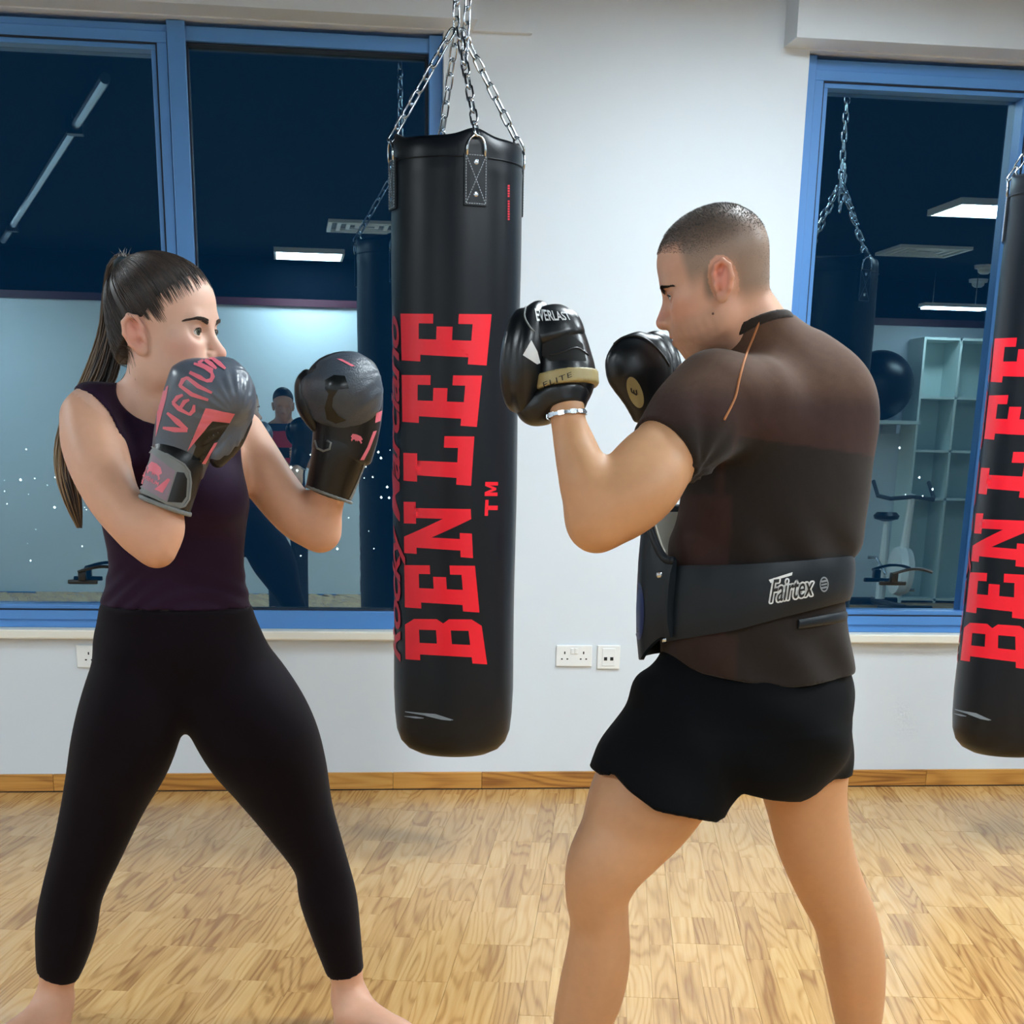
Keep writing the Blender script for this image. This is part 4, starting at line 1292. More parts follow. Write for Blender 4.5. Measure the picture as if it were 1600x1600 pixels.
# ---- hair: scraped back over the skull into a high ponytail
hairF = Field()
Hd = w_head
Hd.e(hairF, (-.012, 0, .052), (.099, .080, .085), .02)
Hd.e(hairF, (.028, 0, .062), (.062, .064, .056), .02)
Hd.e(hairF, (-.04, 0, -.01), (.062, .066, .07), .03)
fp = Hd.w((.086, 0, .075)); 
def keep_hair(P):
    l = Hd.l(P)
    x, y, z = l[:, 0], np.abs(l[:, 1]), l[:, 2]
    # hairline: forehead arch, temple, round the ear, nape
    front = x - (.074 - .45 * (z < .115) * 0 - np.clip((.098 - z), 0, .2) * 1.05)
    front = np.maximum(front, -.5)
    temple = np.where(z < .03, x - (.004 + .25 * np.clip(z + .01, -.1, .04)), -1)
    ear = np.where((z < .026) & (y > .05), x + .030, -1)
    nape = -(z + .075)
    return np.maximum(np.maximum(front, temple), np.maximum(ear, nape)) * Hd.s
hairF.p.append((keep_hair, None, None, .008, 'i'))
#hairF.warp(lambda P: .0009 * np.sin(np.arctan2(Hd.l(P)[:, 1], Hd.l(P)[:, 2] - .03) * 46 + 3 * vnoise(P, 25, 2)))
V4, Q4 = hairF.mesh(.0025)
KN = np.array([-.078, .002, .112])                        # knot of the ponytail, local
hair = mk('hair', V4, Q4, MAT['hair_brown'], woman, smooth=True); hair['label'] = 'dark brown hair scraped back'
vcolor(hair, np.tile(LIN(46, 37, 33), (len(V4), 1)) * (1 + .35 * vnoise(V4, 60, 8))[:, None])
h_bvh = BVHTree.FromPolygons([Vector(p) for p in V4], Q4.tolist())
_v, _q = join((V, Q), (V4, Q4)); c_bvh = BVHTree.FromPolygons([Vector(p) for p in _v], _q.tolist())
# strands from the hairline to the knot
m = MB(); cols = []
kn = Hd.w(KN)
def strand(pts, r0, r1, c, n=4):
    k = len(pts); b = len(m.v)
    m.tube(pts, [r0, r0 + (r1 - r0) * .35] + list(np.linspace(r0 + (r1 - r0) * .55, r1, k - 2)), n, caps=False)
    cols.extend([c] * (len(m.v) - b))
tones = [LIN(40, 32, 29), LIN(58, 46, 40), LIN(34, 28, 26), LIN(72, 58, 48)]
for i in range(1250):
    # start point on the cap
    a = random.uniform(-1, 1); side = random.choice((-1, 1))
    t = random.random()
    if t < .45: st = np.array([.068 - .03 * abs(a) , .062 * a, .105 - .035 * abs(a)]) + np.array([0, 0, random.uniform(-.03, .01)])
    elif t < .8: st = np.array([random.uniform(-.02, .045), side * .074, random.uniform(.02, .075)])
    else: st = np.array([random.uniform(-.095, -.02), side * random.uniform(.0, .07), random.uniform(-.05, .03)])
    pts = []
    c0 = np.array([-.01, 0, .03])
    d0 = unit(st - c0); d1 = unit(KN - c0)
    om = math.acos(np.clip(d0 @ d1, -1, 1))
    if om < .15: continue
    for u in np.linspace(-random.uniform(0, .028) if t < .8 else 0, 1, 12):
        d = (math.sin((1 - u) * om) * d0 + math.sin(u * om) * d1) / math.sin(om)
        wd = Vector(unit(d @ Hd.R)); o = Vector(Hd.w(c0))
        loc, nor, k, ds = c_bvh.ray_cast(o + wd * .155, -wd)
        if loc is None: continue
        pts.append(np.array(loc) + np.array(wd) * (.0004 + .0012 * random.random()))
    if len(pts) > 5: strand(pts, .00016, .0011, random.choice(tones) * random.uniform(.8, 1.15))
o = m.build('hair_strands', MAT['hair_brown'], woman, smooth=True); vcolor(o, np.array(cols)); o['kind'] = 'stuff'
# ponytail: rises from the knot, falls behind the shoulder
m = MB(); cols = []
PT = [(212, 412, 3.53), (196, 402, 3.55), (183, 420, 3.58), (178, 470, 3.61), (172, 530, 3.62), (156, 590, 3.63), (128, 640, 3.62), (106, 690, 3.58), (104, 740, 3.55), (114, 785, 3.54), (124, 822, 3.54)]
wid = [8, 11, 14, 17, 20, 26, 24, 18, 17, 14, 5]
axis = [at(*p) for p in PT]
axis[0] = kn
gold = [LIN(120, 96, 68), LIN(140, 116, 84)]
for i in range(420):
    a = random.uniform(0, 6.283); rad = math.sqrt(random.random()); pts = []
    wob = random.uniform(-.15, .15); end = random.choice([11, 11, 11, 10, 10, 9]) ; ph = random.uniform(0, 6)
    for k in range(end):
        r = wid[k] * rad / 800 * (1 + .12 * math.sin(k * .9 + ph))
        dx = math.cos(a + wob * k) * r; dy = math.sin(a + wob * k) * r * .8
        pts.append(axis[k] + np.array([dx, dy, .004 * math.sin(ph + k)]))
    # spline
    P4 = np.array(pts); out = []
    for k in range(len(P4) - 1):
        p0 = P4[max(k - 1, 0)]; p1 = P4[k]; p2 = P4[k + 1]; p3 = P4[min(k + 2, len(P4) - 1)]
        for t in (0, .33, .66): out.append(.5 * (2 * p1 + (p2 - p0) * t + (2 * p0 - 5 * p1 + 4 * p2 - p3) * t * t + (3 * p1 - 3 * p2 + p3 - p0) * t ** 3))
    out.append(P4[-1])
    b = len(m.v); n_ = len(out)
    rs = [.0011] * 2 + [.0019] * (n_ - 8) + [.0016, .0014, .0011, .0008, .0005, .0003]
    m.tube(out, rs[:n_], 4, caps=False)
    cc = random.choice(tones) * random.uniform(.8, 1.1)
    tip = random.choice(gold) if (dx < -.003 or random.random() < .25) else cc * 1.25
    for k in range(n_):
        t = sstep(np.array([k / n_]), .2, .75)[0]
        cols.extend([cc + (tip - cc) * t] * 4)
o = m.build('ponytail', MAT['hair_brown'], woman, smooth=True); vcolor(o, np.array(cols)); o['label'] = 'long ponytail lightening to dark blond'; o['kind'] = 'stuff'
# loose hairs at the knot
m = MB()
for i in range(26):
    p = kn + np.array([random.uniform(-.012, .012), random.uniform(-.01, .01), .006]); d = np.array([random.uniform(-.5, .5), random.uniform(-.4, .4), 1]); L = random.uniform(.01, .03)
    m.tube([p, p + d * L * .5, p + d * L + np.array([random.uniform(-.01, .01), 0, -.003])], [.0007, .0006, .0002], 4, caps=False)
o = m.build('flyaway_hair', MAT['hair_brown'], woman); vcolor(o, np.tile(LIN(60, 48, 40), (len(m.v), 1)))
m = MB(); tdir = unit(axis[1] - kn); a1 = unit(np.cross(tdir, [0, 1, 0])); a2 = np.cross(tdir, a1)
m.tube([kn + .010 * (math.cos(t) * a1 + math.sin(t) * a2) * 1.5 for t in np.linspace(0, 6.283, 24, endpoint=False)], .006, 8, closed=True)
m.build('hair_tie', plain('dark_teal_hair_tie', srgb(24, 48, 58), .6, noise=.1), woman, smooth=True)
# ================================================================== BOXING GLOVES
MAT['glove'] = plain('charcoal_glove_leather', srgb(86, 94, 106), .3, noise=.10, scale=30, bump=.14, bscale=240, spec=.5)
MAT['glove_black'] = plain('black_glove_leather', srgb(13, 15, 18), .36, noise=.15, scale=30, bump=.14, bscale=240, spec=.5)
MAT['glove_matt'] = plain('matt_dark_snakeskin', srgb(66, 74, 84), .34, noise=.15, scale=60, bump=.6, bscale=330, spec=.5)
MAT['pink'] = plain('salmon_pink_print', srgb(224, 112, 128), .4, noise=.06, scale=40)
MAT['grey_trim'] = plain('grey_binding', srgb(122, 126, 126), .55, noise=.08)
MAT['strap_grey'] = plain('grey_rubber_patch', srgb(140, 120, 132), .5, noise=.08)
MAT['camo'] = plain('glossy_black_print', srgb(20, 24, 26), .2, noise=.1)
C1 = lambda pts: [(60 + x / 4, 370 + y / 4) for x, y in pts]               # readings off two enlargements
C2 = lambda pts: [(200 + x / 3.636, 520 + y / 3.636) for x, y in pts]
SNAKE = [(0, .62), (.12, .95), (.45, 1), (.8, .92), (1, .62), (.86, .42), (1, .2), (.9, .05), (.8, .3), (.62, .38), (.58, .2), (.5, .36), (.42, .2), (.36, .4), (.2, .36), (.12, .12), (.04, .3), (.1, .5)]
def pr(name, polys, bvh, mat, par, ml=5, lift=.0009):
    v, f = poly_mesh(polys, ml)
    return print_on(name, v, f, bvh, MAT[mat], par, lift)

# ---- near glove (her right), back of the hand to the camera
G1 = Field(); gy = 3.30
hand = [sec(237, 722, 318, 745, gy, .80), sec(238, 690, 330, 716, gy, .80), sec(243, 652, 348, 682, gy - .004, .82), sec(252, 618, 372, 655, gy - .01, .86), sec(263, 590, 391, 628, gy - .014, .88), sec(282, 568, 386, 600, gy - .014, .84), sec(303, 562, 362, 580, gy - .012, .76)]
G1.limb(hand, .01, cap=.45)
G1.ell(at(366, 622, gy - .02), (.036, .055, .042), None, .03)               # rolled knuckle pad
G1.limb([sec(330, 700, 352, 716, gy - .02, 1.0), sec(346, 672, 378, 690, gy - .02, 1.0), sec(362, 640, 391, 655, gy - .012, 1.0)], .016)   # thumb
def creases(P):
    c = at(378, 660, gy); q = P - c; a = np.arctan2(q[:, 2], q[:, 0]); r = np.linalg.norm(q[:, [0, 2]], axis=1)
    return .0013 * np.sin(a * 26) * np.exp(-((r - .055) / .03) ** 2) * (q[:, 0] < .02)
G1.warp(creases)
V, Q = G1.mesh(.0032)
g1 = empty('boxing_glove', at(256, 790, gy)); tag(g1, 'charcoal boxing glove with pink lettering covering the lower face', 'boxing glove', 'pair of charcoal and pink boxing gloves')
hand_o = mk('fist', V, Q, MAT['glove'], g1, smooth=True)
CF1 = Field(); CF1.limb([sec(219, 774, 296, 806, 3.285, 1.0), sec(226, 745, 306, 775, 3.29, 1.0), sec(236, 708, 319, 735, 3.295, .95), sec(240, 690, 324, 714, 3.30, .8)], .01, flat0=True, cap=.3)
V, Q = CF1.mesh(.0035)
cuff = mk('cuff', V, Q, MAT['glove_black'], g1, smooth=True)
RB = Field(); RB.limb([sec(217, 776, 297, 810, 3.285, 1.0), sec(219, 769, 299, 803, 3.285, 1.0)], .01, grow=.0012, flat0=True, flat1=True, cap=.3)
V, Q = RB.mesh(.003); mk('rim_binding', V, Q, MAT['grey_trim'], g1, smooth=True)
TH_ = Field(); TH_.limb([sec(328, 712, 352, 722, gy - .012, 1.1), sec(345, 684, 378, 694, gy - .012, 1.1), sec(362, 650, 393, 662, gy - .008, 1.1)], .01, grow=.001)
TH_.cut(at(352, 665, gy), unit(np.array([-.55, 0, .83])), .004)
V, Q = TH_.mesh(.003); mk('thumb_panel', V, Q, MAT['glove_black'], g1, smooth=True)
b1 = bvh_of([hand_o, cuff])
ST = lambda pts, w: stroke(C1(pts), w)
word = [ST([(806, 1100), (870, 1155), (930, 1206)], [4, 9, 6]), ST([(779, 1194), (850, 1205), (932, 1210)], [4, 8, 5])]
for s_ in word: pr('letter', [s_], b1, 'pink', g1)
for grp in ([[(842, 1038), (880, 1075), (948, 1112)], [(842, 1040), (872, 1003), (905, 988)], [(888, 1072), (915, 1030), (945, 1018)], [(945, 1112), (970, 1085), (975, 1050)]],
            [[(885, 930), (960, 985), (1062, 1020)], [(885, 935), (905, 895), (935, 878)], [(932, 882), (1000, 935), (1085, 975)]],
            [[(945, 848), (1010, 880), (1052, 903)], [(1048, 902), (1078, 898), (1090, 875), (1082, 845)], [(1086, 852), (1040, 815), (972, 795)]],
            [[(1000, 792), (1050, 818), (1092, 832)], [(1000, 792), (1030, 772)], [(1040, 772), (1080, 798), (1112, 826)], [(1058, 762), (1088, 762)], [(1088, 764), (1130, 795), (1168, 828)]]):
    for k, g in enumerate(grp): pr('letter', [ST(g, [5] + [6.8] * (len(g) - 2) + [3.5])], b1, 'pink', g1, lift=.0009 + .0002 * k)
pr('camo_print', [C1([(1090, 1155), (1195, 1165), (1120, 1280), (1050, 1420), (955, 1390), (985, 1310), (960, 1260), (1010, 1220), (1000, 1180)])], b1, 'camo', g1, lift=.0006)
pr('pink_wedge', [C1([(1045, 1070), (1228, 1105), (1195, 1162), (1088, 1150), (930, 1340)])], b1, 'pink', g1, lift=.0011)
pr('pink_wedge', [C1([(752, 965), (815, 930), (800, 1010), (735, 1255)])], b1, 'pink', g1)
pr('pink_wedge', [C1([(1100, 1290), (1122, 1282), (1042, 1420), (1018, 1418)])], b1, 'pink', g1, lift=.0011)
bc1 = bvh_of([cuff])
strap_o = pr('strap', [C2([(140, 648), (240, 700), (320, 750), (350, 790), (357, 850), (345, 945), (320, 985), (280, 998), (180, 950), (75, 905), (56, 865), (75, 790), (110, 690)])], bc1, 'grey_trim', g1, 5, .004)
bst = bvh_of([strap_o])
pr('strap_patch', [C2([(132, 682), (270, 788), (218, 958), (72, 872)])], bst, 'strap_grey', g1, 5, .0008)
pr('velcro', [C2([(278, 790), (318, 795), (335, 830), (330, 930), (305, 965), (224, 960)])], bst, 'glove_black', g1, 5, .0008)
sv, sf = poly_mesh([SNAKE], .12)
print_on('snake_emblem', quad_map(sv, C2([(98, 812), (178, 848), (206, 770), (128, 722)])), sf, bst, MAT['pink'], g1, .0014)
tv, tf = text_mesh('VENUM', .2, bold=.02)
print_on('small_word', quad_map(tv, C2([(92, 828), (172, 872), (178, 850), (98, 806)])), tf, bst, MAT['pink'], g1, .0014)
pr('pink_wedge', [C2([(152, 890), (228, 826), (240, 836), (196, 910)])], bst, 'pink', g1, 5, .0014)
pr('pink_wedge', [C2([(72, 850), (104, 742), (112, 760), (86, 862)])], bst, 'pink', g1, 5, .0014)
# piping round the strap
m = MB(); pts = []
for x, y in C2([(140, 648), (240, 700), (320, 750), (350, 790), (357, 850), (345, 945), (320, 985), (280, 998), (180, 950), (75, 905)]):
    d = Vector(ray(x, y)).normalized(); loc, nor, i, ds = bst.ray_cast(Vector(CAM), d)
    if loc is None: loc, nor, i, ds = bc1.ray_cast(Vector(CAM), d)
    if loc is not None: pts.append(np.array(loc) - np.array(d) * .001)
m.tube(pts, .0022, 6); m.build('strap_piping', MAT['grey_trim'], g1, smooth=True)

# ---- far glove (her left), palm side towards the picture's centre
G2 = Field(); gy2 = 3.50
G2.limb([sec(486, 705, 582, 712, gy2, .72), sec(488, 672, 592, 676, gy2, .74), sec(484, 640, 598, 640, gy2, .80), sec(476, 612, 598, 608, gy2 - .004, .86), sec(474, 588, 588, 582, gy2 - .008, .86), sec(488, 569, 566, 566, gy2 - .006, .78)], .01, cap=.5)
V, Q = G2.mesh(.0032)
g2 = empty('boxing_glove', at(520, 785, gy2)); tag(g2, 'dark matt boxing glove held out before the hanging bag', 'boxing glove', 'pair of charcoal and pink boxing gloves')
fist2 = mk('fist', V, Q, MAT['glove_black'], g2, smooth=True)
FT = Field(); FT.limb([sec(484, 650, 566, 668, gy2 - .018, .70), sec(470, 620, 594, 632, gy2 - .02, .80), sec(472, 592, 596, 600, gy2 - .022, .85), sec(487, 568, 566, 566, gy2 - .02, .80)], .01, cap=.42)
FT.warp(lambda P: .0010 * np.sin(((P - at(600, 640, gy2)) @ unit(np.array([.6, 0, -.8]))) * 260) * np.exp(-(np.linalg.norm((P - at(585, 630, gy2 - .06))[:, [0, 2]], axis=1) / .05) ** 2))
V, Q = FT.mesh(.0032); knk = mk('knuckle_pad', V, Q, MAT['glove_matt'], g2, smooth=True)
TM_ = Field(); TM_.limb([sec(484, 665, 500, 668, gy2 - .01, 1.2), sec(464, 635, 492, 640, gy2 - .012, 1.2), sec(460, 605, 486, 602, gy2 - .01, 1.2), sec(470, 588, 488, 585, gy2 - .01, 1.0)], .01)
V, Q = TM_.mesh(.003); mk('thumb', V, Q, MAT['glove_black'], g2, smooth=True)
CF2 = Field(); CF2.limb([sec(479, 756, 547, 788, 3.515, .86), sec(482, 735, 558, 760, 3.51, .86), sec(487, 700, 575, 714, 3.50, .8), sec(490, 680, 584, 690, 3.50, .76)], .01, flat0=True, cap=.3)
V, Q = CF2.mesh(.0035); cuff2 = mk('cuff', V, Q, MAT['glove_black'], g2, smooth=True)
RB = Field(); RB.limb([sec(478, 758, 548, 792, 3.515, .87), sec(479, 753, 550, 787, 3.515, .87)], .01, grow=.001, flat0=True, flat1=True, cap=.3)
V, Q = RB.mesh(.003); mk('rim_binding', V, Q, MAT['grey_trim'], g2, smooth=True)
b2 = bvh_of([fist2, knk, cuff2])
pr('pink_stripe', [C2([(1408, 455), (1442, 442), (1432, 500), (1402, 512)])], b2, 'pink', g2)
pr('pink_stripe', [C2([(1392, 560), (1412, 555), (1372, 660), (1340, 722), (1318, 722), (1358, 650)])], b2, 'pink', g2)
pr('pink_stripe', [C2([(1185, 148), (1215, 150), (1290, 190), (1270, 192)])], b2, 'pink', g2)
pr('snake_print', [C2([(1118, 270), (1170, 240), (1232, 245), (1255, 315), (1195, 322), (1165, 370), (1160, 420), (1195, 470), (1240, 495), (1180, 515), (1130, 490), (1118, 425), (1140, 345), (1120, 320)])], b2, 'camo', g2)
print_on('snake_emblem', quad_map(sv, C2([(1262, 622), (1328, 634), (1336, 588), (1268, 568)])), sf, b2, MAT['pink'], g2, .001)
m = MB(); pts = []
for x, y in C2([(1062, 612), (1075, 655), (1110, 672), (1145, 660), (1152, 625), (1130, 612)]):
    d = Vector(ray(x, y)).normalized(); loc, nor, i, ds = b2.ray_cast(Vector(CAM), d)
    if loc is not None: pts.append(np.array(loc) - np.array(d) * .001)
m.tube(pts, .0022, 6); m.build('loop', MAT['grey_trim'], g2, smooth=True)
pr('strap_edge', [C2([(1345, 735), (1352, 760), (1300, 880), (1268, 950), (1255, 945), (1300, 850)])], b2, 'grey_trim', g2)
# ================================================================== THE MAN
MAT['skin_m'] = plain('tanned_skin', srgb(206, 154, 118), .46, vcol='Col', noise=.06, scale=60, bump=.06, bscale=700, sss=.10, spec=.4)
MAT['shirt'] = plain('brown_sports_jersey', srgb(60, 46, 38), .8, vcol='Col', noise=.10, scale=260, bump=.18, bscale=1100, sheen=.12, spec=.15)
MAT['shorts'] = plain('black_shorts_cloth', srgb(3, 5, 9), .8, noise=.15, scale=120, bump=.15, bscale=800, sheen=.02, spec=.12)
MAT['orange'] = plain('orange_seam', srgb(176, 112, 66), .7, noise=.1)
MY = 3.0
b20 = math.radians(18); pd = math.radians(19)
fwd = np.array([-math.cos(b20) * math.cos(pd), math.sin(b20) * math.cos(pd), -math.sin(pd)])
upv = np.array([-math.cos(b20) * math.sin(pd), math.sin(b20) * math.sin(pd), math.cos(pd)])
m_head = Head(at(1122, 447, 2.98), fwd, upv, .94, False)
m_head.gaze = (0.0, .12)
TR = [sec(1020, 1090, 1325, 1100, 3.02, .88), sec(1028, 1045, 1323, 1050, 3.02, .87), sec(1034, 985, 1318, 985, 3.01, .86), sec(1044, 920, 1314, 922, 3.0, .84), sec(1052, 860, 1326, 862, 3.0, .82), sec(1064, 800, 1346, 795, 3.0, .80),
      sec(1078, 740, 1356, 732, 3.0, .78), sec(1086, 680, 1354, 668, 3.0, .74), sec(1094, 630, 1340, 612, 3.0, .66), sec(1112, 585, 1305, 560, 3.0, .56), sec(1140, 550, 1268, 528, 3.0, .50)]
NK = [sec(1132, 568, 1246, 522, 3.0, 1.0), sec(1122, 530, 1222, 488, 2.99, 1.0), sec(1112, 492, 1204, 462, 2.985, 1.05), sec(1108, 462, 1198, 440, 2.98, 1.05)]
UA = [sec(1050, 586, 1168, 672, 2.90, .95), sec(1022, 622, 1130, 712, 2.87, .95), sec(996, 672, 1088, 740, 2.84, .95), sec(972, 690, 1052, 784, 2.82, .95), sec(948, 722, 1000, 836, 2.80, .95), sec(908, 772, 955, 854, 2.80, .95)]
FA = [sec(897, 824, 975, 790, 2.80, 1.0), sec(882, 790, 962, 748, 2.80, 1.0), sec(873, 745, 944, 716, 2.81, .95), sec(866, 700, 928, 684, 2.83, .9), sec(862, 660, 912, 648, 2.84, .8), sec(866, 620, 908, 612, 2.85, .8)]
LL_ = [sec(1010, 1080, 1180, 1130, 3.0, 1.0), sec(960, 1150, 1140, 1205, 2.98, 1.0), sec(924, 1230, 1092, 1272, 2.96, .98), sec(908, 1292, 1050, 1312, 2.95, .98), sec(888, 1338, 1006, 1362, 2.94, 1.0), sec(885, 1390, 983, 1402, 2.95, 1.05), sec(892, 1436, 981, 1444, 2.965, 1.1),
       sec(885, 1490, 983, 1498, 2.98, 1.1), sec(873, 1548, 973, 1554, 3.0, 1.1), sec(865, 1604, 950, 1606, 3.01, 1.1), sec(866, 1670, 925, 1670, 3.03, 1.05), sec(870, 1730, 918, 1728, 3.04, 1.1)]
RL_ = [sec(1160, 1100, 1326, 1110, 3.08, .95), sec(1178, 1180, 1326, 1180, 3.09, .95), sec(1198, 1250, 1321, 1248, 3.10, .95), sec(1217, 1320, 1329, 1316, 3.12, .98), sec(1244, 1382, 1345, 1376, 3.14, 1.0), sec(1274, 1442, 1368, 1436, 3.16, 1.05),
       sec(1286, 1500, 1380, 1494, 3.18, 1.1), sec(1299, 1560, 1380, 1556, 3.20, 1.1), sec(1312, 1625, 1372, 1622, 3.21, 1.05), sec(1322, 1690, 1366, 1688, 3.22, 1.1)]
mb_ = Field()
m_head.build(mb_)
mb_.limb(NK, .03)
mb_.limb(TR, .03, grow=-.012)
mb_.limb(UA, .03, grow=0); mb_.limb(FA, .018)
mb_.ell(at(930, 812, 2.795), (.036, .034, .040), None, .03)                    # elbow
mb_.ell(at(1020, 765, 2.79), (.050, .04, .036), np.array([unit([-.75, 0, -.66]), [0, 1, 0], unit([-.66, 0, .75])]), .03)   # biceps / triceps
mb_.ell(at(870, 560, 2.885), (.034, .03, .045), None, .02); mb_.cone(at(886, 640, 2.845), at(872, 575, 2.875), .022, .022, .02)   # hand in the pad
# far arm
ra = [sec(1258, 565, 1318, 640, 3.16, 1.0), sec(1215, 700, 1290, 760, 3.27, 1.0), sec(1150, 760, 1215, 830, 3.36, 1.0)]
mb_.limb(ra, .03); mb_.limb([sec(1140, 740, 1210, 800, 3.36, 1.0), sec(1090, 660, 1160, 700, 3.32, 1.0), sec(1040, 590, 1085, 620, 3.27, .9)], .02)
mb_.ell(at(1030, 588, 3.24), (.045, .04, .05), None, .02)
mb_.limb(LL_, .03, n=5); mb_.limb(RL_, .03, n=5)
def ankle_pt(s): return s[-1][0]
aL_ = ankle_pt(LL_); aR_ = ankle_pt(RL_)
foot(mb_, aL_, np.array([aL_[0] + .02, aL_[1] - .02, 0]), (-.85, .5), .265, 1.12, -1); foot(mb_, aR_, np.array([aR_[0] + .02, aR_[1] - .01, 0]), (-.55, .8), .265, 1.12, 1)
mb_.cone(aL_, np.array([aL_[0], aL_[1], .05]), .034, .036, .02); mb_.cone(aR_, np.array([aR_[0], aR_[1], .05]), .034, .036, .02)
mb_.cut((0, 0, .001), (0, 0, -1))
ho = m_head.o
V, Q = two_res(mb_, .0060, .0020, ho + np.array([-.16, -.16, -.13]), ho + np.array([.13, .16, .15]))
man = mk('person', V, Q, MAT['skin_m'], None, np.array([at(1150, 1600, 3.05)[0], 3.05, 0]), smooth=True)
tag(man, 'person with cropped hair in a brown T-shirt and black shorts, holding up focus pads', 'person')
L_ = m_head.l(V); nh = np.linalg.norm(L_, axis=1) < .2
col = np.tile(LIN(204, 154, 114), (len(V), 1))
z_ = V[:, 2]
face = np.tile(LIN(212, 162, 136), (len(V), 1))
col = lerp3(col, face, sstep(L_[:, 2], -.16, -.09) * nh)
for q in (-1, 1):
    col = blush(col, L_, (-.014, q * .082, .004), (.026, .03, .042), LIN(226, 140, 124), .75)
    col = blush(col, L_, (.062, q * .045, -.02), (.05, .04, .035), LIN(214, 148, 126), .5)
    col = blush(col, L_, (.080, q * .034, .008), (.020, .024, .015), LIN(160, 106, 88), .55)
col = blush(col, L_, (.108, 0, -.02), (.03, .02, .03), LIN(222, 148, 136), .5)
col = blush(col, L_, (.1, 0, -.0600), (.014, .026, .013), LIN(176, 104, 92), .85)
# shaved sides: stubble shading of the scalp itself, and a beard shadow
x, y, z = L_[:, 0], np.abs(L_[:, 1]), L_[:, 2]
sc = sstep(z + .55 * np.clip(-x - .0, -.1, .1) * 0, .004, .055) * sstep(-x, -.078 + .0, -.060)
side = sstep(z, -.012, .035) * sstep(-x, -.055, -.035)
back = sstep(-x, .02, .05) * sstep(z, -.060, -.015)
burn = sstep(-x, -.030, -.012) * sstep(x, -.012, -.002) * sstep(z, -.035, -.01) * (y > .05)
front = sstep(x, .04, .06) * sstep(z, .085, .098)
crownm = sstep(z - .068 - .25 * np.clip(x - .02, 0, 1), 0, .016)
hairmask = np.clip(np.maximum.reduce([side, back, burn, front, crownm]), 0, 1) * nh * (np.linalg.norm((L_ - np.array([-.014, 0, 0])) / np.array([.026, 9, .040]), axis=1) > 1)
tone = lerp3(np.tile(LIN(142, 124, 110), (len(V), 1)), np.tile(LIN(92, 84, 78), (len(V), 1)), sstep(z, .04, .105))
col = lerp3(col, tone, hairmask * .88)
beard = nh * sstep(-z, .028, .05) * sstep(x, -.01, .02) * (.30 + .15 * vnoise(V, 500, 4))
col = lerp3(col, np.tile(LIN(150, 118, 98), (len(V), 1)), np.clip(beard, 0, 1))
mole = np.exp(-(np.linalg.norm(V - np.array(at(1114, 490, 2.91)), axis=1) / .0035) ** 2)
vcolor(man, col)
m_head.extras(man, srgb(40, 32, 28), srgb(52, 40, 30))
m_bvh = BVHTree.FromPolygons([Vector(p) for p in V], Q.tolist())
brow_hairs(m_head, m_bvh, srgb(44, 34, 29), man, .0215, .0045, 380, .0060)
lashes(m_head, man, srgb(30, 22, 18), -.0005, .0048)
# cropped hair: fine short hairs, longer on the crown than on the faded sides
mat_h = plain('cropped_dark_hair', srgb(82, 79, 77), .6, noise=.35, scale=300)
dirs, lens = [], []
rg = np.random.default_rng(5)
while len(dirs) < 19000:
    d = rg.normal(size=3); d /= np.linalg.norm(d)
    p = d * np.array([.1, .076, .09])
    zz = p[2] + .01
    x_ = p[0]
    crown = zz > .045 + .28 * max(x_ - .02, 0) and x_ < .090
    if crown and rg.random() < min(1, .25 + (zz - .045) / .03): dirs.append(d); lens.append(.0044 if zz > .08 else .0028)
    elif zz > .0 and x_ < .035 and rg.random() < .5 * max(0, min(1, zz / .05)): dirs.append(d); lens.append(.0013)
    elif x_ < -.04 and zz > -.045 and rg.random() < .30: dirs.append(d); lens.append(.0012)
v, f = [], []
for d, L in zip(dirs, lens):
    wd = Vector(unit(d @ m_head.R)); o = Vector(m_head.w((0, 0, .02)))
    loc, nor, i, ds = m_bvh.ray_cast(o + wd * .3, -wd)
    if loc is None: continue
    ll = m_head.l(np.array(loc))
    if abs(ll[1]) > .070 and -.045 < ll[0] < .012 and ll[2] < .036: continue
    n_ = np.array(nor); t = unit(n_ + .55 * unit(np.array([.8, 0, .1]) @ m_head.R) + .25 * rg.normal(size=3)); s_ = unit(np.cross(t, rg.normal(size=3))) * .00045
    p = np.array(loc) - n_ * .0003; b = len(v); v += [p - s_, p + s_, p + t * L]; f.append([b, b + 1, b + 2])
hm = mk('hair', v, f, mat_h, man); hm['kind'] = 'stuff'; hm['label'] = 'short cropped dark hair with faded sides'
# mole on the jaw
c = None
d = Vector(ray(1114, 490)).normalized(); loc, nor, i, ds = m_bvh.ray_cast(Vector(CAM), d)
if loc is not None:
    bm = bmesh.new(); bmesh.ops.create_icosphere(bm, subdivisions=1, radius=.0022); q_ = MB().bm(bm)
    mk('mole', np.array(q_.v) + np.array(loc), q_.f, plain('mole', srgb(92, 58, 44), .6, noise=.1), man, smooth=True)

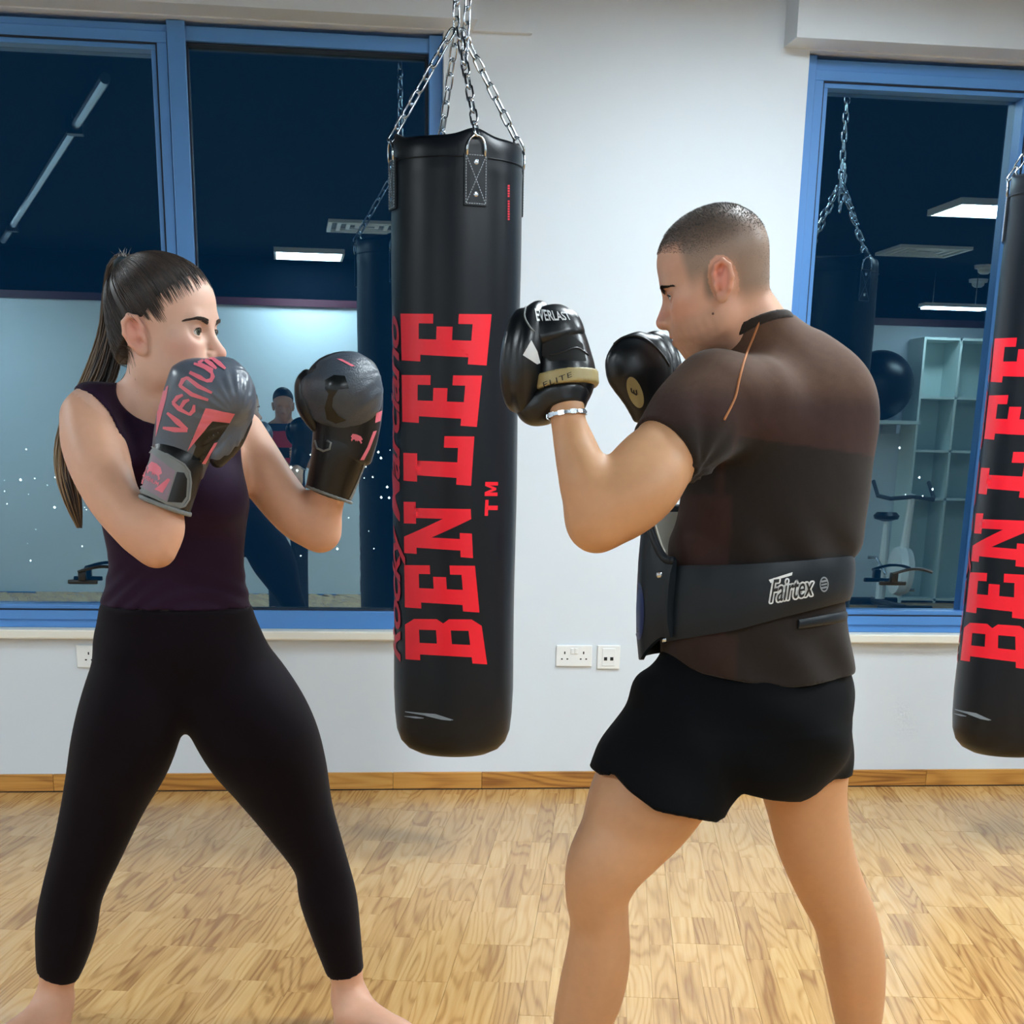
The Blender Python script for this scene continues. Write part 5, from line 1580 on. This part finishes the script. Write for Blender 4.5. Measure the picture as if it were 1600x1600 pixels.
# ---- T-shirt
SH = Field()
SH.limb(TR, .03, grow=.002)
SH.limb(NK[:3], .03, grow=.004)
SL = [sec(1058, 578, 1172, 676, 2.90, .98), sec(1026, 616, 1132, 712, 2.87, 1.0), sec(990, 680, 1084, 734, 2.838, 1.05)]
SH.limb(SL, .035, grow=.003, flat1=True)
SH.limb([sec(1254, 562, 1320, 642, 3.16, 1.0), sec(1212, 700, 1292, 760, 3.27, 1.0)], .035, grow=.004, flat1=True)
SH.ell(at(1310, 640, 2.99), (.06, .05, .07), None, .06)                       # shoulder blade
SH.ell(at(1190, 640, 2.90), (.05, .04, .07), None, .06)
nl0 = at(1113, 545, 2.99); nl1 = at(1238, 492, 2.99); nlc = (nl0 + nl1) / 2; nld = unit(nl1 - nl0)
nln = unit(np.array([-nld[2], .30, nld[0]]))
def neckline(P): return (P - nlc) @ nln - 6 * np.maximum(0, np.linalg.norm((P - nlc), axis=1) - .105)
SH.p.append((neckline, None, None, .003, 'i'))
def shirt_folds(P):
    px, pz = P[:, 0], P[:, 2]
    zb = at(1150, 880, 3.0)[2]; zh = at(1150, 1050, 3.0)[2]
    w1 = np.exp(-((pz - zb - .03) / .04) ** 2); w2 = np.exp(-((pz - zh - .03) / .06) ** 2)
    a = at(1082, 735, 2.85); r = np.linalg.norm(P - a, axis=1)
    u = (P - a) @ unit(np.array([.4, 0, -.9]))
    f = .006 * w1 * np.sin((px * .9 + .5 * pz) * 62 + 2 * vnoise(P, 14, 3)) + .006 * w2 * np.sin((px + .7 * pz) * 48 + 2 * vnoise(P, 12, 5))
    f += .003 * np.exp(-(r / .12) ** 2) * np.sin(np.arctan2(P[:, 2] - a[2], P[:, 0] - a[0]) * 9)
    return f + .0036 * vnoise(P, 22, 9) + .0012 * vnoise(P, 60, 2)
SH.warp(shirt_folds)
def hem_line(P):
    # lower edge sags at the side towards the camera
    zl = at(1020, 1034, 3.0)[2]; zm = at(1215, 1072, 2.9)[2]; zr = at(1325, 1048, 3.0)[2]
    xl, xm, xr = at(1020, 1034, 3.0)[0], at(1215, 1072, 2.9)[0], at(1325, 1048, 3.0)[0]
    return np.interp(P[:, 0], [xl, xm, xr], [zl, zm, zr]) - P[:, 2]
SH.p.append((hem_line, None, None, .004, 'i'))
V, Q = SH.mesh(.0052)
shirt = mk('t_shirt', V, Q, MAT['shirt'], man, smooth=True); shirt['label'] = 'brown two-tone sports T-shirt'
s_bvh = BVHTree.FromPolygons([Vector(p) for p in V], Q.tolist())
# knitted tone panels: pale yoke and sleeves, reddish back panel, dark lower back and side panel
Z = lambda py: at(1200, py, 2.9)[2]
vx, vz = V[:, 0], V[:, 2]
X_ = lambda px: at(px, 700, 2.9)[0]
brown = LIN(84, 60, 46); red = LIN(60, 40, 36); dark = LIN(38, 32, 29); sleeve = LIN(52, 42, 36)
c_ = np.tile(brown, (len(V), 1))
c_ = lerp3(c_, np.tile(red, (len(V), 1)), sstep(-vz, -Z(590), -Z(640)))
c_ = lerp3(c_, np.tile(dark, (len(V), 1)), sstep(-(vz + .10 * (vx - X_(1200))), -Z(688), -Z(692)) * sstep(vx, X_(1130), X_(1140)))
c_ = lerp3(c_, np.tile(dark * 1.05, (len(V), 1)), sstep(-vz, -Z(640), -Z(690)) * sstep(-vx, -X_(1135), -X_(1120)))
side_p = sstep(-vz, -Z(770), -Z(780)) * sstep(-vx, -X_(1150), -X_(1143)) * sstep(vz, Z(1030), Z(1000))
c_ = lerp3(c_, np.tile(LIN(56, 37, 34), (len(V), 1)), side_p)
c_ = lerp3(c_, np.tile(LIN(50, 35, 30), (len(V), 1)), sstep(-vz, -Z(985), -Z(1000)) * sstep(-vx, -X_(1170), -X_(1160)))
vcolor(shirt, c_ * (1 + .10 * vnoise(V, 400, 3))[:, None])
# orange raglan seam, collar band
def on_surf(pts, bvh, back=.0006):
    out = []
    for x, y in pts:
        d = Vector(ray(x, y)).normalized(); loc, nor, i, ds = bvh.ray_cast(Vector(CAM), d)
        if loc is not None: out.append(np.array(loc) + (np.array(nor) if nor.dot(d) < 0 else -np.array(nor)) * back)
    return out
def cr(pts, n=6):
    P = np.array(pts, float); out = []
    for k in range(len(P) - 1):
        p0 = P[max(k - 1, 0)]; p1 = P[k]; p2 = P[k + 1]; p3 = P[min(k + 2, len(P) - 1)]
        for t in np.arange(n) / n: out.append(.5 * (2 * p1 + (p2 - p0) * t + (2 * p0 - 5 * p1 + 4 * p2 - p3) * t * t + (3 * p1 - 3 * p2 + p3 - p0) * t ** 3))
    out.append(P[-1]); return out
MB().tube(on_surf(cr([(1186, 503), (1176, 530), (1164, 560), (1155, 592), (1148, 622), (1131, 656)]), s_bvh), .0021, 6).build('raglan_seam', MAT['orange'], shirt, smooth=True)
COLR = Field(); COLR.limb(NK[:3], .01, grow=.0065)
COLR.p.append((lambda P: (P - nlc) @ nln - .004, None, None, .002, 'i')); COLR.p.append((lambda P: -((P - nlc) @ nln) - .011, None, None, .002, 'i'))
V, Q = COLR.mesh(.003); o = mk('collar', V, Q, MAT['shirt'], shirt, smooth=True); vcolor(o, np.tile(LIN(44, 36, 32), (len(V), 1)))

# ---- shorts
ST_ = Field()
ST_.limb([sec(1040, 1020, 1310, 1030, 3.02, .80), sec(1020, 1072, 1318, 1082, 3.02, .84), sec(1004, 1130, 1328, 1130, 3.02, .90)], .03)
ST_.ell(at(1012, 1080, 2.97), (.026, .05, .032), None, .06)
ST_.limb([sec(1002, 1085, 1180, 1145, 3.0, .95), sec(950, 1150, 1160, 1218, 2.98, 1.02), sec(926, 1200, 1140, 1262, 2.965, 1.04), sec(906, 1240, 1122, 1310, 2.955, 1.05)], .025, flat1=True)
ST_.limb([sec(1140, 1090, 1329, 1090, 3.07, 1.0), sec(1150, 1170, 1328, 1170, 3.085, 1.0), sec(1154, 1225, 1325, 1222, 3.095, 1.0), sec(1158, 1268, 1322, 1266, 3.10, 1.0)], .025, flat1=True)
hx = [at(px, 1240, 2.9)[0] for px in (915, 940, 956, 975, 1010, 1060, 1112, 1130, 1156, 1200, 1260, 1300, 1326)]
hz = [at(px, py, 2.84)[2] for px, py in ((915, 1213), (940, 1222), (954, 1214), (968, 1238), (1006, 1264), (1060, 1275), (1112, 1289), (1128, 1286), (1156, 1248), (1200, 1258), (1260, 1267), (1300, 1256), (1326, 1243))]
ST_.p.append((lambda P: np.interp(P[:, 0], hx, hz) - P[:, 2] + (P[:, 1] - 2.9) * -.02, None, None, .003, 'i'))
def short_folds(P):
    q = P[:, 0] * .75 + P[:, 2] * 1.0
    return .005 * np.sin(q * 36 + 2.2 * vnoise(P, 11, 6)) * sstep(-P[:, 2], -.95, -.75) * sstep(P[:, 2], .64, .78) + .0008 * vnoise(P, 30, 4)
ST_.warp(short_folds)
V, Q = ST_.mesh(.0054)
sh = mk('shorts', V, Q, MAT['shorts'], man, smooth=True); sh['label'] = 'loose black sports shorts'

# ================================================================== BELLY PAD
MAT['pad'] = plain('black_pad_leather', srgb(17, 26, 34), .42, noise=.10, scale=20, bump=.10, bscale=300, spec=.35)
MAT['cream'] = plain('cream_lining', srgb(206, 204, 190), .6, noise=.08, scale=14)
MAT['white_print'] = plain('white_print', srgb(226, 230, 232), .5, noise=.05)
MAT['black_print'] = plain('black_print', srgb(16, 18, 20), .5, noise=.05)
MAT['navy'] = plain('navy_glossy_badge', srgb(30, 44, 92), .3, noise=.1)
MAT['silver_print'] = plain('silver_print', srgb(130, 138, 144), .45, noise=.1)
pad = empty('belly_pad', at(1150, 960, 3.0)); tag(pad, "black padded belly protector belted round the man's waist", 'belly pad')
wc = (at(1040, 930, 3.0) + at(1316, 930, 3.0)) / 2; wa = np.linalg.norm(at(1316, 930, 3.0) - at(1040, 930, 3.0)) / 2
def band(name, mat, phis, ztop, zbot, off, thick, par, amul=1.0):
    """strip of leather round the waist: angle 0 = picture right, -90 = towards the camera"""
    v, f = [], []; n = len(phis); rows = 7
    for lay in (0, 1):
        for i, ph in enumerate(phis):
            a = math.radians(ph)
            for j in range(rows):
                t = j / (rows - 1); bul = thick * (1 - .55 * abs(2 * t - 1) ** 3) * lay
                of = off[i] if hasattr(off, '__len__') else off
                R1 = wa * amul + of + bul; R2 = wa * .84 * amul + of + bul
                v.append((wc[0] + R1 * math.cos(a), wc[1] + R2 * math.sin(a), zbot[i] + (ztop[i] - zbot[i]) * t))
    B = n * rows
    for i in range(n - 1):
        for j in range(rows - 1):
            a = i * rows + j; b = a + rows
            f.append([a, a + 1, b + 1, b]); f.append([B + a, B + b, B + b + 1, B + a + 1])
        for j in (0, rows - 1):
            a = i * rows + j; b = a + rows
            f.append([a, b, B + b, B + a] if j == 0 else [a, B + a, B + b, b])
    for i in (0, n - 1):
        for j in range(rows - 1):
            a = i * rows + j
            f.append([a, B + a, B + a + 1, a + 1] if i == 0 else [a, a + 1, B + a + 1, B + a])
    o = mk(name, v, f, MAT[mat], par, smooth=True); auto_smooth(o, 50); return o
def zline(ph, tab):
    """height from picture rows: list of (px, py) along the camera side"""
    out = []
    for p in ph:
        a = math.radians(p); x = wc[0] + wa * math.cos(a); y = wc[1] + wa * .84 * math.sin(a)
        pp = proj((x, y, wc[2]))[0]
        py = np.interp(pp, [t[0] for t in tab], [t[1] for t in tab])
        out.append(at(pp, py, y)[2])
    return out
ph = list(np.linspace(-168, 30, 44))
belt = band('belt', 'pad', ph, zline(ph, [(1010, 880), (1040, 884), (1150, 882), (1240, 876), (1320, 868)]), zline(ph, [(1010, 1008), (1040, 1004), (1150, 985), (1230, 962), (1320, 938)]), .004, .010, pad)
ph2 = list(np.linspace(-75, 40, 26))
band('lower_strap', 'pad', ph2, zline(ph2, [(1180, 972), (1250, 968), (1320, 955)]), zline(ph2, [(1180, 990), (1250, 982), (1320, 972)]), .002, .005, pad)
# thick front shield with bound rim and pale quilted lining
ph3 = list(np.linspace(-266, -156, 56))
tops = []; bots = []
for p in ph3:
    e = float(sstep(np.array([-p]), 161, 183)[0] * sstep(np.array([p]), -267, -245)[0])
    tops.append(at(1010, 872, 3.0)[2] + (at(1010, 797, 3.0)[2] - at(1010, 872, 3.0)[2]) * e)
    bots.append(at(1010, 990, 3.0)[2] + (at(1010, 1032, 3.0)[2] - at(1010, 990, 3.0)[2]) * e)
shield = band('front_shield', 'pad', ph3, tops, bots, [.012 + .022 * float(sstep(np.array([-p]), 158, 178)[0]) for p in ph3], .016, pad)
lin = band('lining', 'cream', ph3[2:-6], [z - .006 for z in tops[2:-6]], [z + .03 for z in bots[2:-6]], [.004 + .022 * float(sstep(np.array([-p]), 158, 178)[0]) for p in ph3[2:-6]], .007, pad)
rimp = []
for p, z in zip(ph3, tops):
    a = math.radians(p); rimp.append((wc[0] + (wa + .020 + .022 * float(sstep(np.array([-p]), 158, 178)[0])) * math.cos(a), wc[1] + (wa * .84 + .020 + .022 * float(sstep(np.array([-p]), 158, 178)[0])) * math.sin(a), z))
MB().tube(rimp, .007, 8).build('rim_binding', MAT['pad'], pad, smooth=True)
for ph_ in (-161, -159):
    pass
pbv = bvh_of([belt, shield])
for x, y in ((1031, 898), (1039, 999)):
    pts = on_surf([(x, y)], pbv, 0)
    if pts:
        bm = bmesh.new(); bmesh.ops.create_uvsphere(bm, u_segments=12, v_segments=8, radius=.0068); q_ = MB().bm(bm)
        mk('stud', np.array(q_.v) * np.array([1, .7, 1]) + pts[0], q_.f, MAT['steel'], pad, smooth=True)
# oval badge on the shield
ev = [(999 + 8 * math.cos(t) + 0, 955 + 45 * math.sin(t)) for t in np.linspace(0, 6.283, 24, endpoint=False)]
v, f = poly_mesh([ev], 6); print_on('badge', v, f, pbv, MAT['navy'], pad, .0012)
# script name: white outline with black letters on it, and a small round stamp
q5 = [(1203, 942), (1271, 930), (1270, 899), (1205, 906)]
tv, tf = text_mesh('Fairtex', .12, shear=.25, bold=.006, spacing=1.0)
base2 = quad_map(tv, q5); vv_, ff_ = [], []
for k in range(10):
    a_ = 2 * math.pi * k / 10; b_0 = len(vv_) and sum(len(x_) for x_ in vv_)
    vv_.append(base2 + np.array([math.cos(a_), math.sin(a_)]) * 2.6); ff_ += [[i + b_0 for i in t_] for t_ in tf]
print_on('name_outline', np.concatenate(vv_), ff_, pbv, MAT['white_print'], pad, .0010)
print_on('name', base2, tf, pbv, MAT['black_print'], pad, .0018)
v, f = poly_mesh([[(1201, 906), (1238, 894), (1237, 899), (1216, 905), (1204, 911)]], 5); print_on('name_outline', v, f, pbv, MAT['white_print'], pad, .0012)
rg_ = [(1287 + 7 * math.cos(t), 913 + 12 * math.sin(t)) for t in np.linspace(0, 6.283, 20, endpoint=False)]
v, f = poly_mesh([rg_, [(1287 + 5.4 * math.cos(t), 913 + 9.6 * math.sin(t)) for t in np.linspace(0, 6.283, 20, endpoint=False)]], 4); print_on('round_stamp', v, f, pbv, MAT['silver_print'], pad, .0012)
for yy, w_ in ((908, 3.2), (913, 2.4), (918, 3.0)):
    v, f = poly_mesh([stroke([(1282.5, yy + 1), (1291.5, yy - 1)], w_)], 4); print_on('round_stamp', v, f, pbv, MAT['silver_print'], pad, .0012)

# ================================================================== FOCUS PADS
MAT['mitt'] = plain('black_mitt_leather', srgb(14, 19, 24), .32, noise=.12, scale=30, bump=.12, bscale=260, coat=.1)
MAT['gold'] = plain('pale_gold_band', srgb(168, 152, 104), .42, noise=.08, scale=60)
MAT['mesh'] = plain('black_mesh', srgb(10, 13, 15), .8, noise=.3, scale=500)
mt1 = empty('focus_mitt', at(870, 640, 2.87)); tag(mt1, 'black curved focus mitt with a gold wrist band, nearest the hanging bag', 'focus mitt', 'pair of black focus mitts')
pn = unit(np.array([-.90, .42, .08])); pu = unit(np.array([-.10, 0, 1.0])); pu = unit(pu - pn * (pu @ pn)); ps = np.cross(pu, pn)
PF = Field(); pc = at(836, 566, 2.90)
PF.ell(pc, (.034, .080, .093), np.stack([pn, ps, pu]), .01)
PF.ell(pc + pn * .030, (.022, .066, .078), np.stack([pn, ps, pu]), .02)
PF.ell(pc - pn * .040, (.030, .052, .068), np.stack([pn, ps, pu]), .01, 's')
V, Q = PF.mesh(.0032); strike = mk('striking_pad', V, Q, MAT['mitt'], mt1, smooth=True)
HF = Field()
HF.limb([sec(848, 640, 912, 622, 2.865, .95), sec(836, 605, 930, 585, 2.87, .9), sec(830, 572, 924, 552, 2.875, .85), sec(820, 535, 914, 528, 2.88, .8), sec(818, 508, 896, 500, 2.885, .75), sec(832, 492, 872, 488, 2.885, .7)], .012, cap=.6)
HF.warp(lambda P: .0012 * vnoise(P, 70, 4))
V, Q = HF.mesh(.0032); hb_ = mk('hand_cover', V, Q, MAT['mitt'], mt1, smooth=True)
KP = Field(); KP.limb([sec(822, 516, 912, 536, 2.868, .62), sec(822, 498, 904, 514, 2.872, .62), sec(830, 486, 886, 494, 2.88, .55)], .012, grow=.002, cap=.6)
V, Q = KP.mesh(.003); kp = mk('knuckle_cushion', V, Q, MAT['mitt'], mt1, smooth=True)
WB = Field(); WB.limb([sec(836, 618, 934, 596, 2.862, .92), sec(834, 598, 932, 573, 2.866, .92)], .01, grow=.001, flat0=True, flat1=True, cap=.4)
V, Q = WB.mesh(.003); wb = mk('wrist_band', V, Q, MAT['gold'], mt1, smooth=True)
CW = Field(); CW.limb([sec(852, 648, 912, 632, 2.852, 1.0), sec(838, 628, 920, 612, 2.86, .95)], .01, flat0=True, cap=.4, grow=.002)
CW.ell(at(838, 636, 2.885), (.034, .04, .030), None, .02)
V, Q = CW.mesh(.003); mk('wrist_cuff', V, Q, MAT['mitt'], mt1, smooth=True)
C3 = lambda pts: [(760 + x / 3.3333, 300 + y / 3.3333) for x, y in pts]
bm1 = bvh_of([hb_, kp, strike]); bw = bvh_of([wb])
tv, tf = text_mesh('EVERLAST', .12, bold=.02)
print_on('lettering', quad_map(tv, C3([(262, 674), (446, 668), (424, 630), (250, 608)])), tf, bm1, MAT['white_print'], mt1, .001)
v, f = poly_mesh([C3([(190, 850), (232, 772), (262, 830), (278, 890), (262, 898)])], 5); print_on('white_label', v, f, bm1, MAT['white_print'], mt1, .0015)
v, f = poly_mesh([C3([(290, 790), (420, 730), (500, 790), (520, 880), (330, 880), (285, 850)])], 6); print_on('mesh_panel', v, f, bm1, MAT['mesh'], mt1, .0008)
tv, tf = text_mesh('ELITE', .12, spacing=1.15)
print_on('lettering', quad_map(tv, C3([(300, 1018), (446, 962), (442, 937), (296, 992)])), tf, bw, MAT['black_print'], mt1, .001)
MB().tube(on_surf(cr(C3([(330, 850), (400, 832), (470, 812), (530, 850)]), 4), bm1), .0016, 6).build('piping', MAT['mitt'], mt1, smooth=True)
MB().tube(on_surf(cr(C3([(205, 600), (200, 650), (225, 700), (250, 728)]), 4), bm1, .0004), .0014, 6).build('piping', MAT['grey_trim'], mt1, smooth=True)
# far mitt: its striking face turned to the camera
mt2 = empty('focus_mitt', at(1010, 660, 3.24)); tag(mt2, 'black focus mitt with a round gold emblem, half hidden by the sleeve', 'focus mitt', 'pair of black focus mitts')
P2 = Field()
P2.limb([sec(990, 662, 1040, 640, 3.18, .55), sec(972, 630, 1048, 598, 3.18, .5), sec(950, 594, 1050, 560, 3.18, .48), sec(943, 562, 1034, 536, 3.18, .46), sec(958, 534, 1006, 524, 3.18, .42)], .012, cap=.6)
V, Q = P2.mesh(.0032); f2 = mk('striking_pad', V, Q, MAT['mitt'], mt2, smooth=True)
P3 = Field(); P3.limb([sec(1000, 640, 1062, 600, 3.215, .8), sec(992, 580, 1064, 566, 3.215, .8), sec(985, 545, 1050, 545, 3.215, .7), sec(990, 530, 1030, 532, 3.21, .6)], .012, cap=.6)
V, Q = P3.mesh(.0032); mk('hand_cover', V, Q, MAT['mitt'], mt2, smooth=True)
bf2 = bvh_of([f2])
el = [(992.5 + 12.5 * math.cos(t) + 5 * math.sin(t), 613 + 24 * math.sin(t) + 4 * math.cos(t)) for t in np.linspace(0, 6.283, 26, endpoint=False)]
v, f = poly_mesh([el], 6); print_on('emblem', v, f, bf2, MAT['gold'], mt2, .001)
for s_ in ([(987, 612), (995, 617)], [(987, 612), (986, 606)], [(991, 614), (990, 609)], [(995, 617), (994, 609)]):
    v, f = poly_mesh([stroke(s_, 2.2)], 5); print_on('emblem_mark', v, f, bf2, MAT['black_print'], mt2, .0016)
MB().tube(on_surf(cr([(952, 545), (975, 527), (1005, 528), (1030, 548), (1046, 572)], 5), bf2, .0003), .0022, 6).build('piping', MAT['mitt'], mt2, smooth=True)

# ---- bracelet on the near wrist
br = empty('bracelet', at(886, 640, 2.84)); tag(br, "flat silver chain bracelet on the man's wrist", 'bracelet')
w0, w1 = at(857, 660, 2.842), at(914, 636, 2.838); bcn = (w0 + w1) / 2; e1 = unit(w1 - w0); r1 = np.linalg.norm(w1 - w0) / 2 * 1.0
axb = unit(at(880, 600, 2.85) - at(886, 660, 2.84)); e2 = unit(np.cross(axb, e1)); e1 = np.cross(e2, axb)
nl = 30
for k in range(nl):
    t = 2 * math.pi * k / nl; c = bcn + r1 * math.cos(t) * e1 + r1 * .86 * math.sin(t) * e2
    tg_ = unit(-r1 * math.sin(t) * e1 + r1 * .86 * math.cos(t) * e2); nr = unit(np.cross(tg_, axb))
    w_ = .0026 if k % 3 else .0036; l_ = .0040 if k % 3 else .0050
    v = [c + a * l_ * tg_ + b * w_ * axb + g * .0012 * nr for a in (-1, 1) for b in (-1, 1) for g in (-1, 1)]
    mk('link', v, [[0, 1, 3, 2], [4, 6, 7, 5], [0, 4, 5, 1], [2, 3, 7, 6], [0, 2, 6, 4], [1, 5, 7, 3]], MAT['steel'], br)
# ================================================================== THE PHOTOGRAPHER (only mirrored in the glass)
MAT['red_top'] = plain('red_training_top', srgb(168, 34, 44), .8, vcol='Col', noise=.1, scale=80)
MAT['skin_p'] = plain('skin_photographer', srgb(186, 132, 104), .5, noise=.05, scale=40)
MAT['dark_hair'] = plain('dark_hair_photographer', srgb(20, 20, 24), .6, noise=.3, scale=200)
MAT['grey_trousers'] = plain('dark_trousers', srgb(28, 34, 44), .8, noise=.1, scale=60)
ph_h = Head((.03, -.42, 1.60), (0, 1, -.18), (0, .18, 1), .98, False)
pF = Field(); ph_h.build(pF)
def rnd(c, r1, r2): return (np.array(c, float), np.array([1.0, 0, 0]), r1, r2)
pT = [rnd((.03, -.46, .92), .16, .11), rnd((.03, -.46, 1.10), .15, .11), rnd((.03, -.46, 1.28), .18, .12), rnd((.03, -.46, 1.40), .19, .10), rnd((.03, -.46, 1.46), .11, .08)]
pF.limb([rnd((.03, -.46, 1.42), .058, .06), rnd((.03, -.43, 1.56), .055, .06)], .02)
pF.limb(pT, .03, grow=-.01)
for s in (-1, 1):
    pF.cone((.03 + s * .19, -.46, 1.40), (.03 + s * .24, -.34, 1.16), .050, .040, .03)
    pF.cone((.03 + s * .24, -.34, 1.16), (s * .095, -.09, 1.25), .038, .026, .03)
    pF.ell((s * .088, -.06, 1.265), (.018, .028, .040), None, .015)
    for k in range(4): pF.cone((s * .088, -.055, 1.295 - .020 * k), (s * .070, -.018 - .004 * k, 1.292 - .019 * k), .0085, .0075, .004)
    pF.cone((s * .080, -.065, 1.275), (s * .055, -.060, 1.285), .010, .009, .006)
    pF.limb([rnd((.03 + s * .09, -.46, .90), .085, .09), rnd((.03 + s * .10, -.45, .50), .055, .06), rnd((.03 + s * .11, -.48, .10), .038, .045)], .03)
    foot(pF, np.array([.03 + s * .11, -.48, .09]), np.array([.03 + s * .11, -.50, 0]), (s * .2, 1), .25, 1.0, s)
V, Q = pF.mesh(.008)
phot = mk('person', V, Q, MAT['skin_p'], None, np.array([.03, -.46, 0]), smooth=True)
tag(phot, 'person in a red top with dark sleeves taking the picture, mirrored in the window', 'person')
tF = Field(); tF.limb(pT, .03, grow=.006)
for s in (-1, 1): tF.cone((.03 + s * .19, -.46, 1.40), (.03 + s * .23, -.37, 1.22), .058, .050, .03)
tF.cut((0, 0, 1.475), (0, 0, 1)); V, Q = tF.mesh(.008)
o = mk('training_top', V, Q, MAT['red_top'], phot, smooth=True)
cc = np.tile(LIN(176, 34, 44), (len(V), 1)); m_ = (np.abs(V[:, 0] - .03) > .13) | (V[:, 2] > 1.42); cc[m_] = LIN(24, 38, 62); vcolor(o, cc)
lF = Field()
for s in (-1, 1): lF.limb([rnd((.03 + s * .085, -.46, .94), .098, .11), rnd((.03 + s * .10, -.45, .50), .065, .07), rnd((.03 + s * .11, -.48, .09), .05, .055)], .03)
lF.cut((0, 0, .97), (0, 0, 1)); lF.cut((0, 0, .03), (0, 0, -1)); V, Q = lF.mesh(.008); mk('trousers', V, Q, MAT['grey_trousers'], phot, smooth=True)
hF = Field(); ph_h.e(hF, (-.012, 0, .056), (.102, .082, .086), .02); ph_h.e(hF, (.03, 0, .07), (.066, .066, .055), .02); hF.cut(ph_h.w((0, 0, .03)), ph_h.R[0] * .6 - ph_h.R[2] * .8); V, Q = hF.mesh(.006); mk('hair', V, Q, MAT['dark_hair'], phot, smooth=True)
phn = empty('phone', (0, -.04, 1.19)); tag(phn, 'dark phone held up in both hands by the photographer', 'phone')
MB().bbox(-.075, .075, -.046, -.038, 1.225, 1.30, .003).build('case', MAT['black_plastic'], phn)
MB().box(-.072, .072, -.0468, -.0462, 1.229, 1.296).build('screen', MAT['slot'], phn)
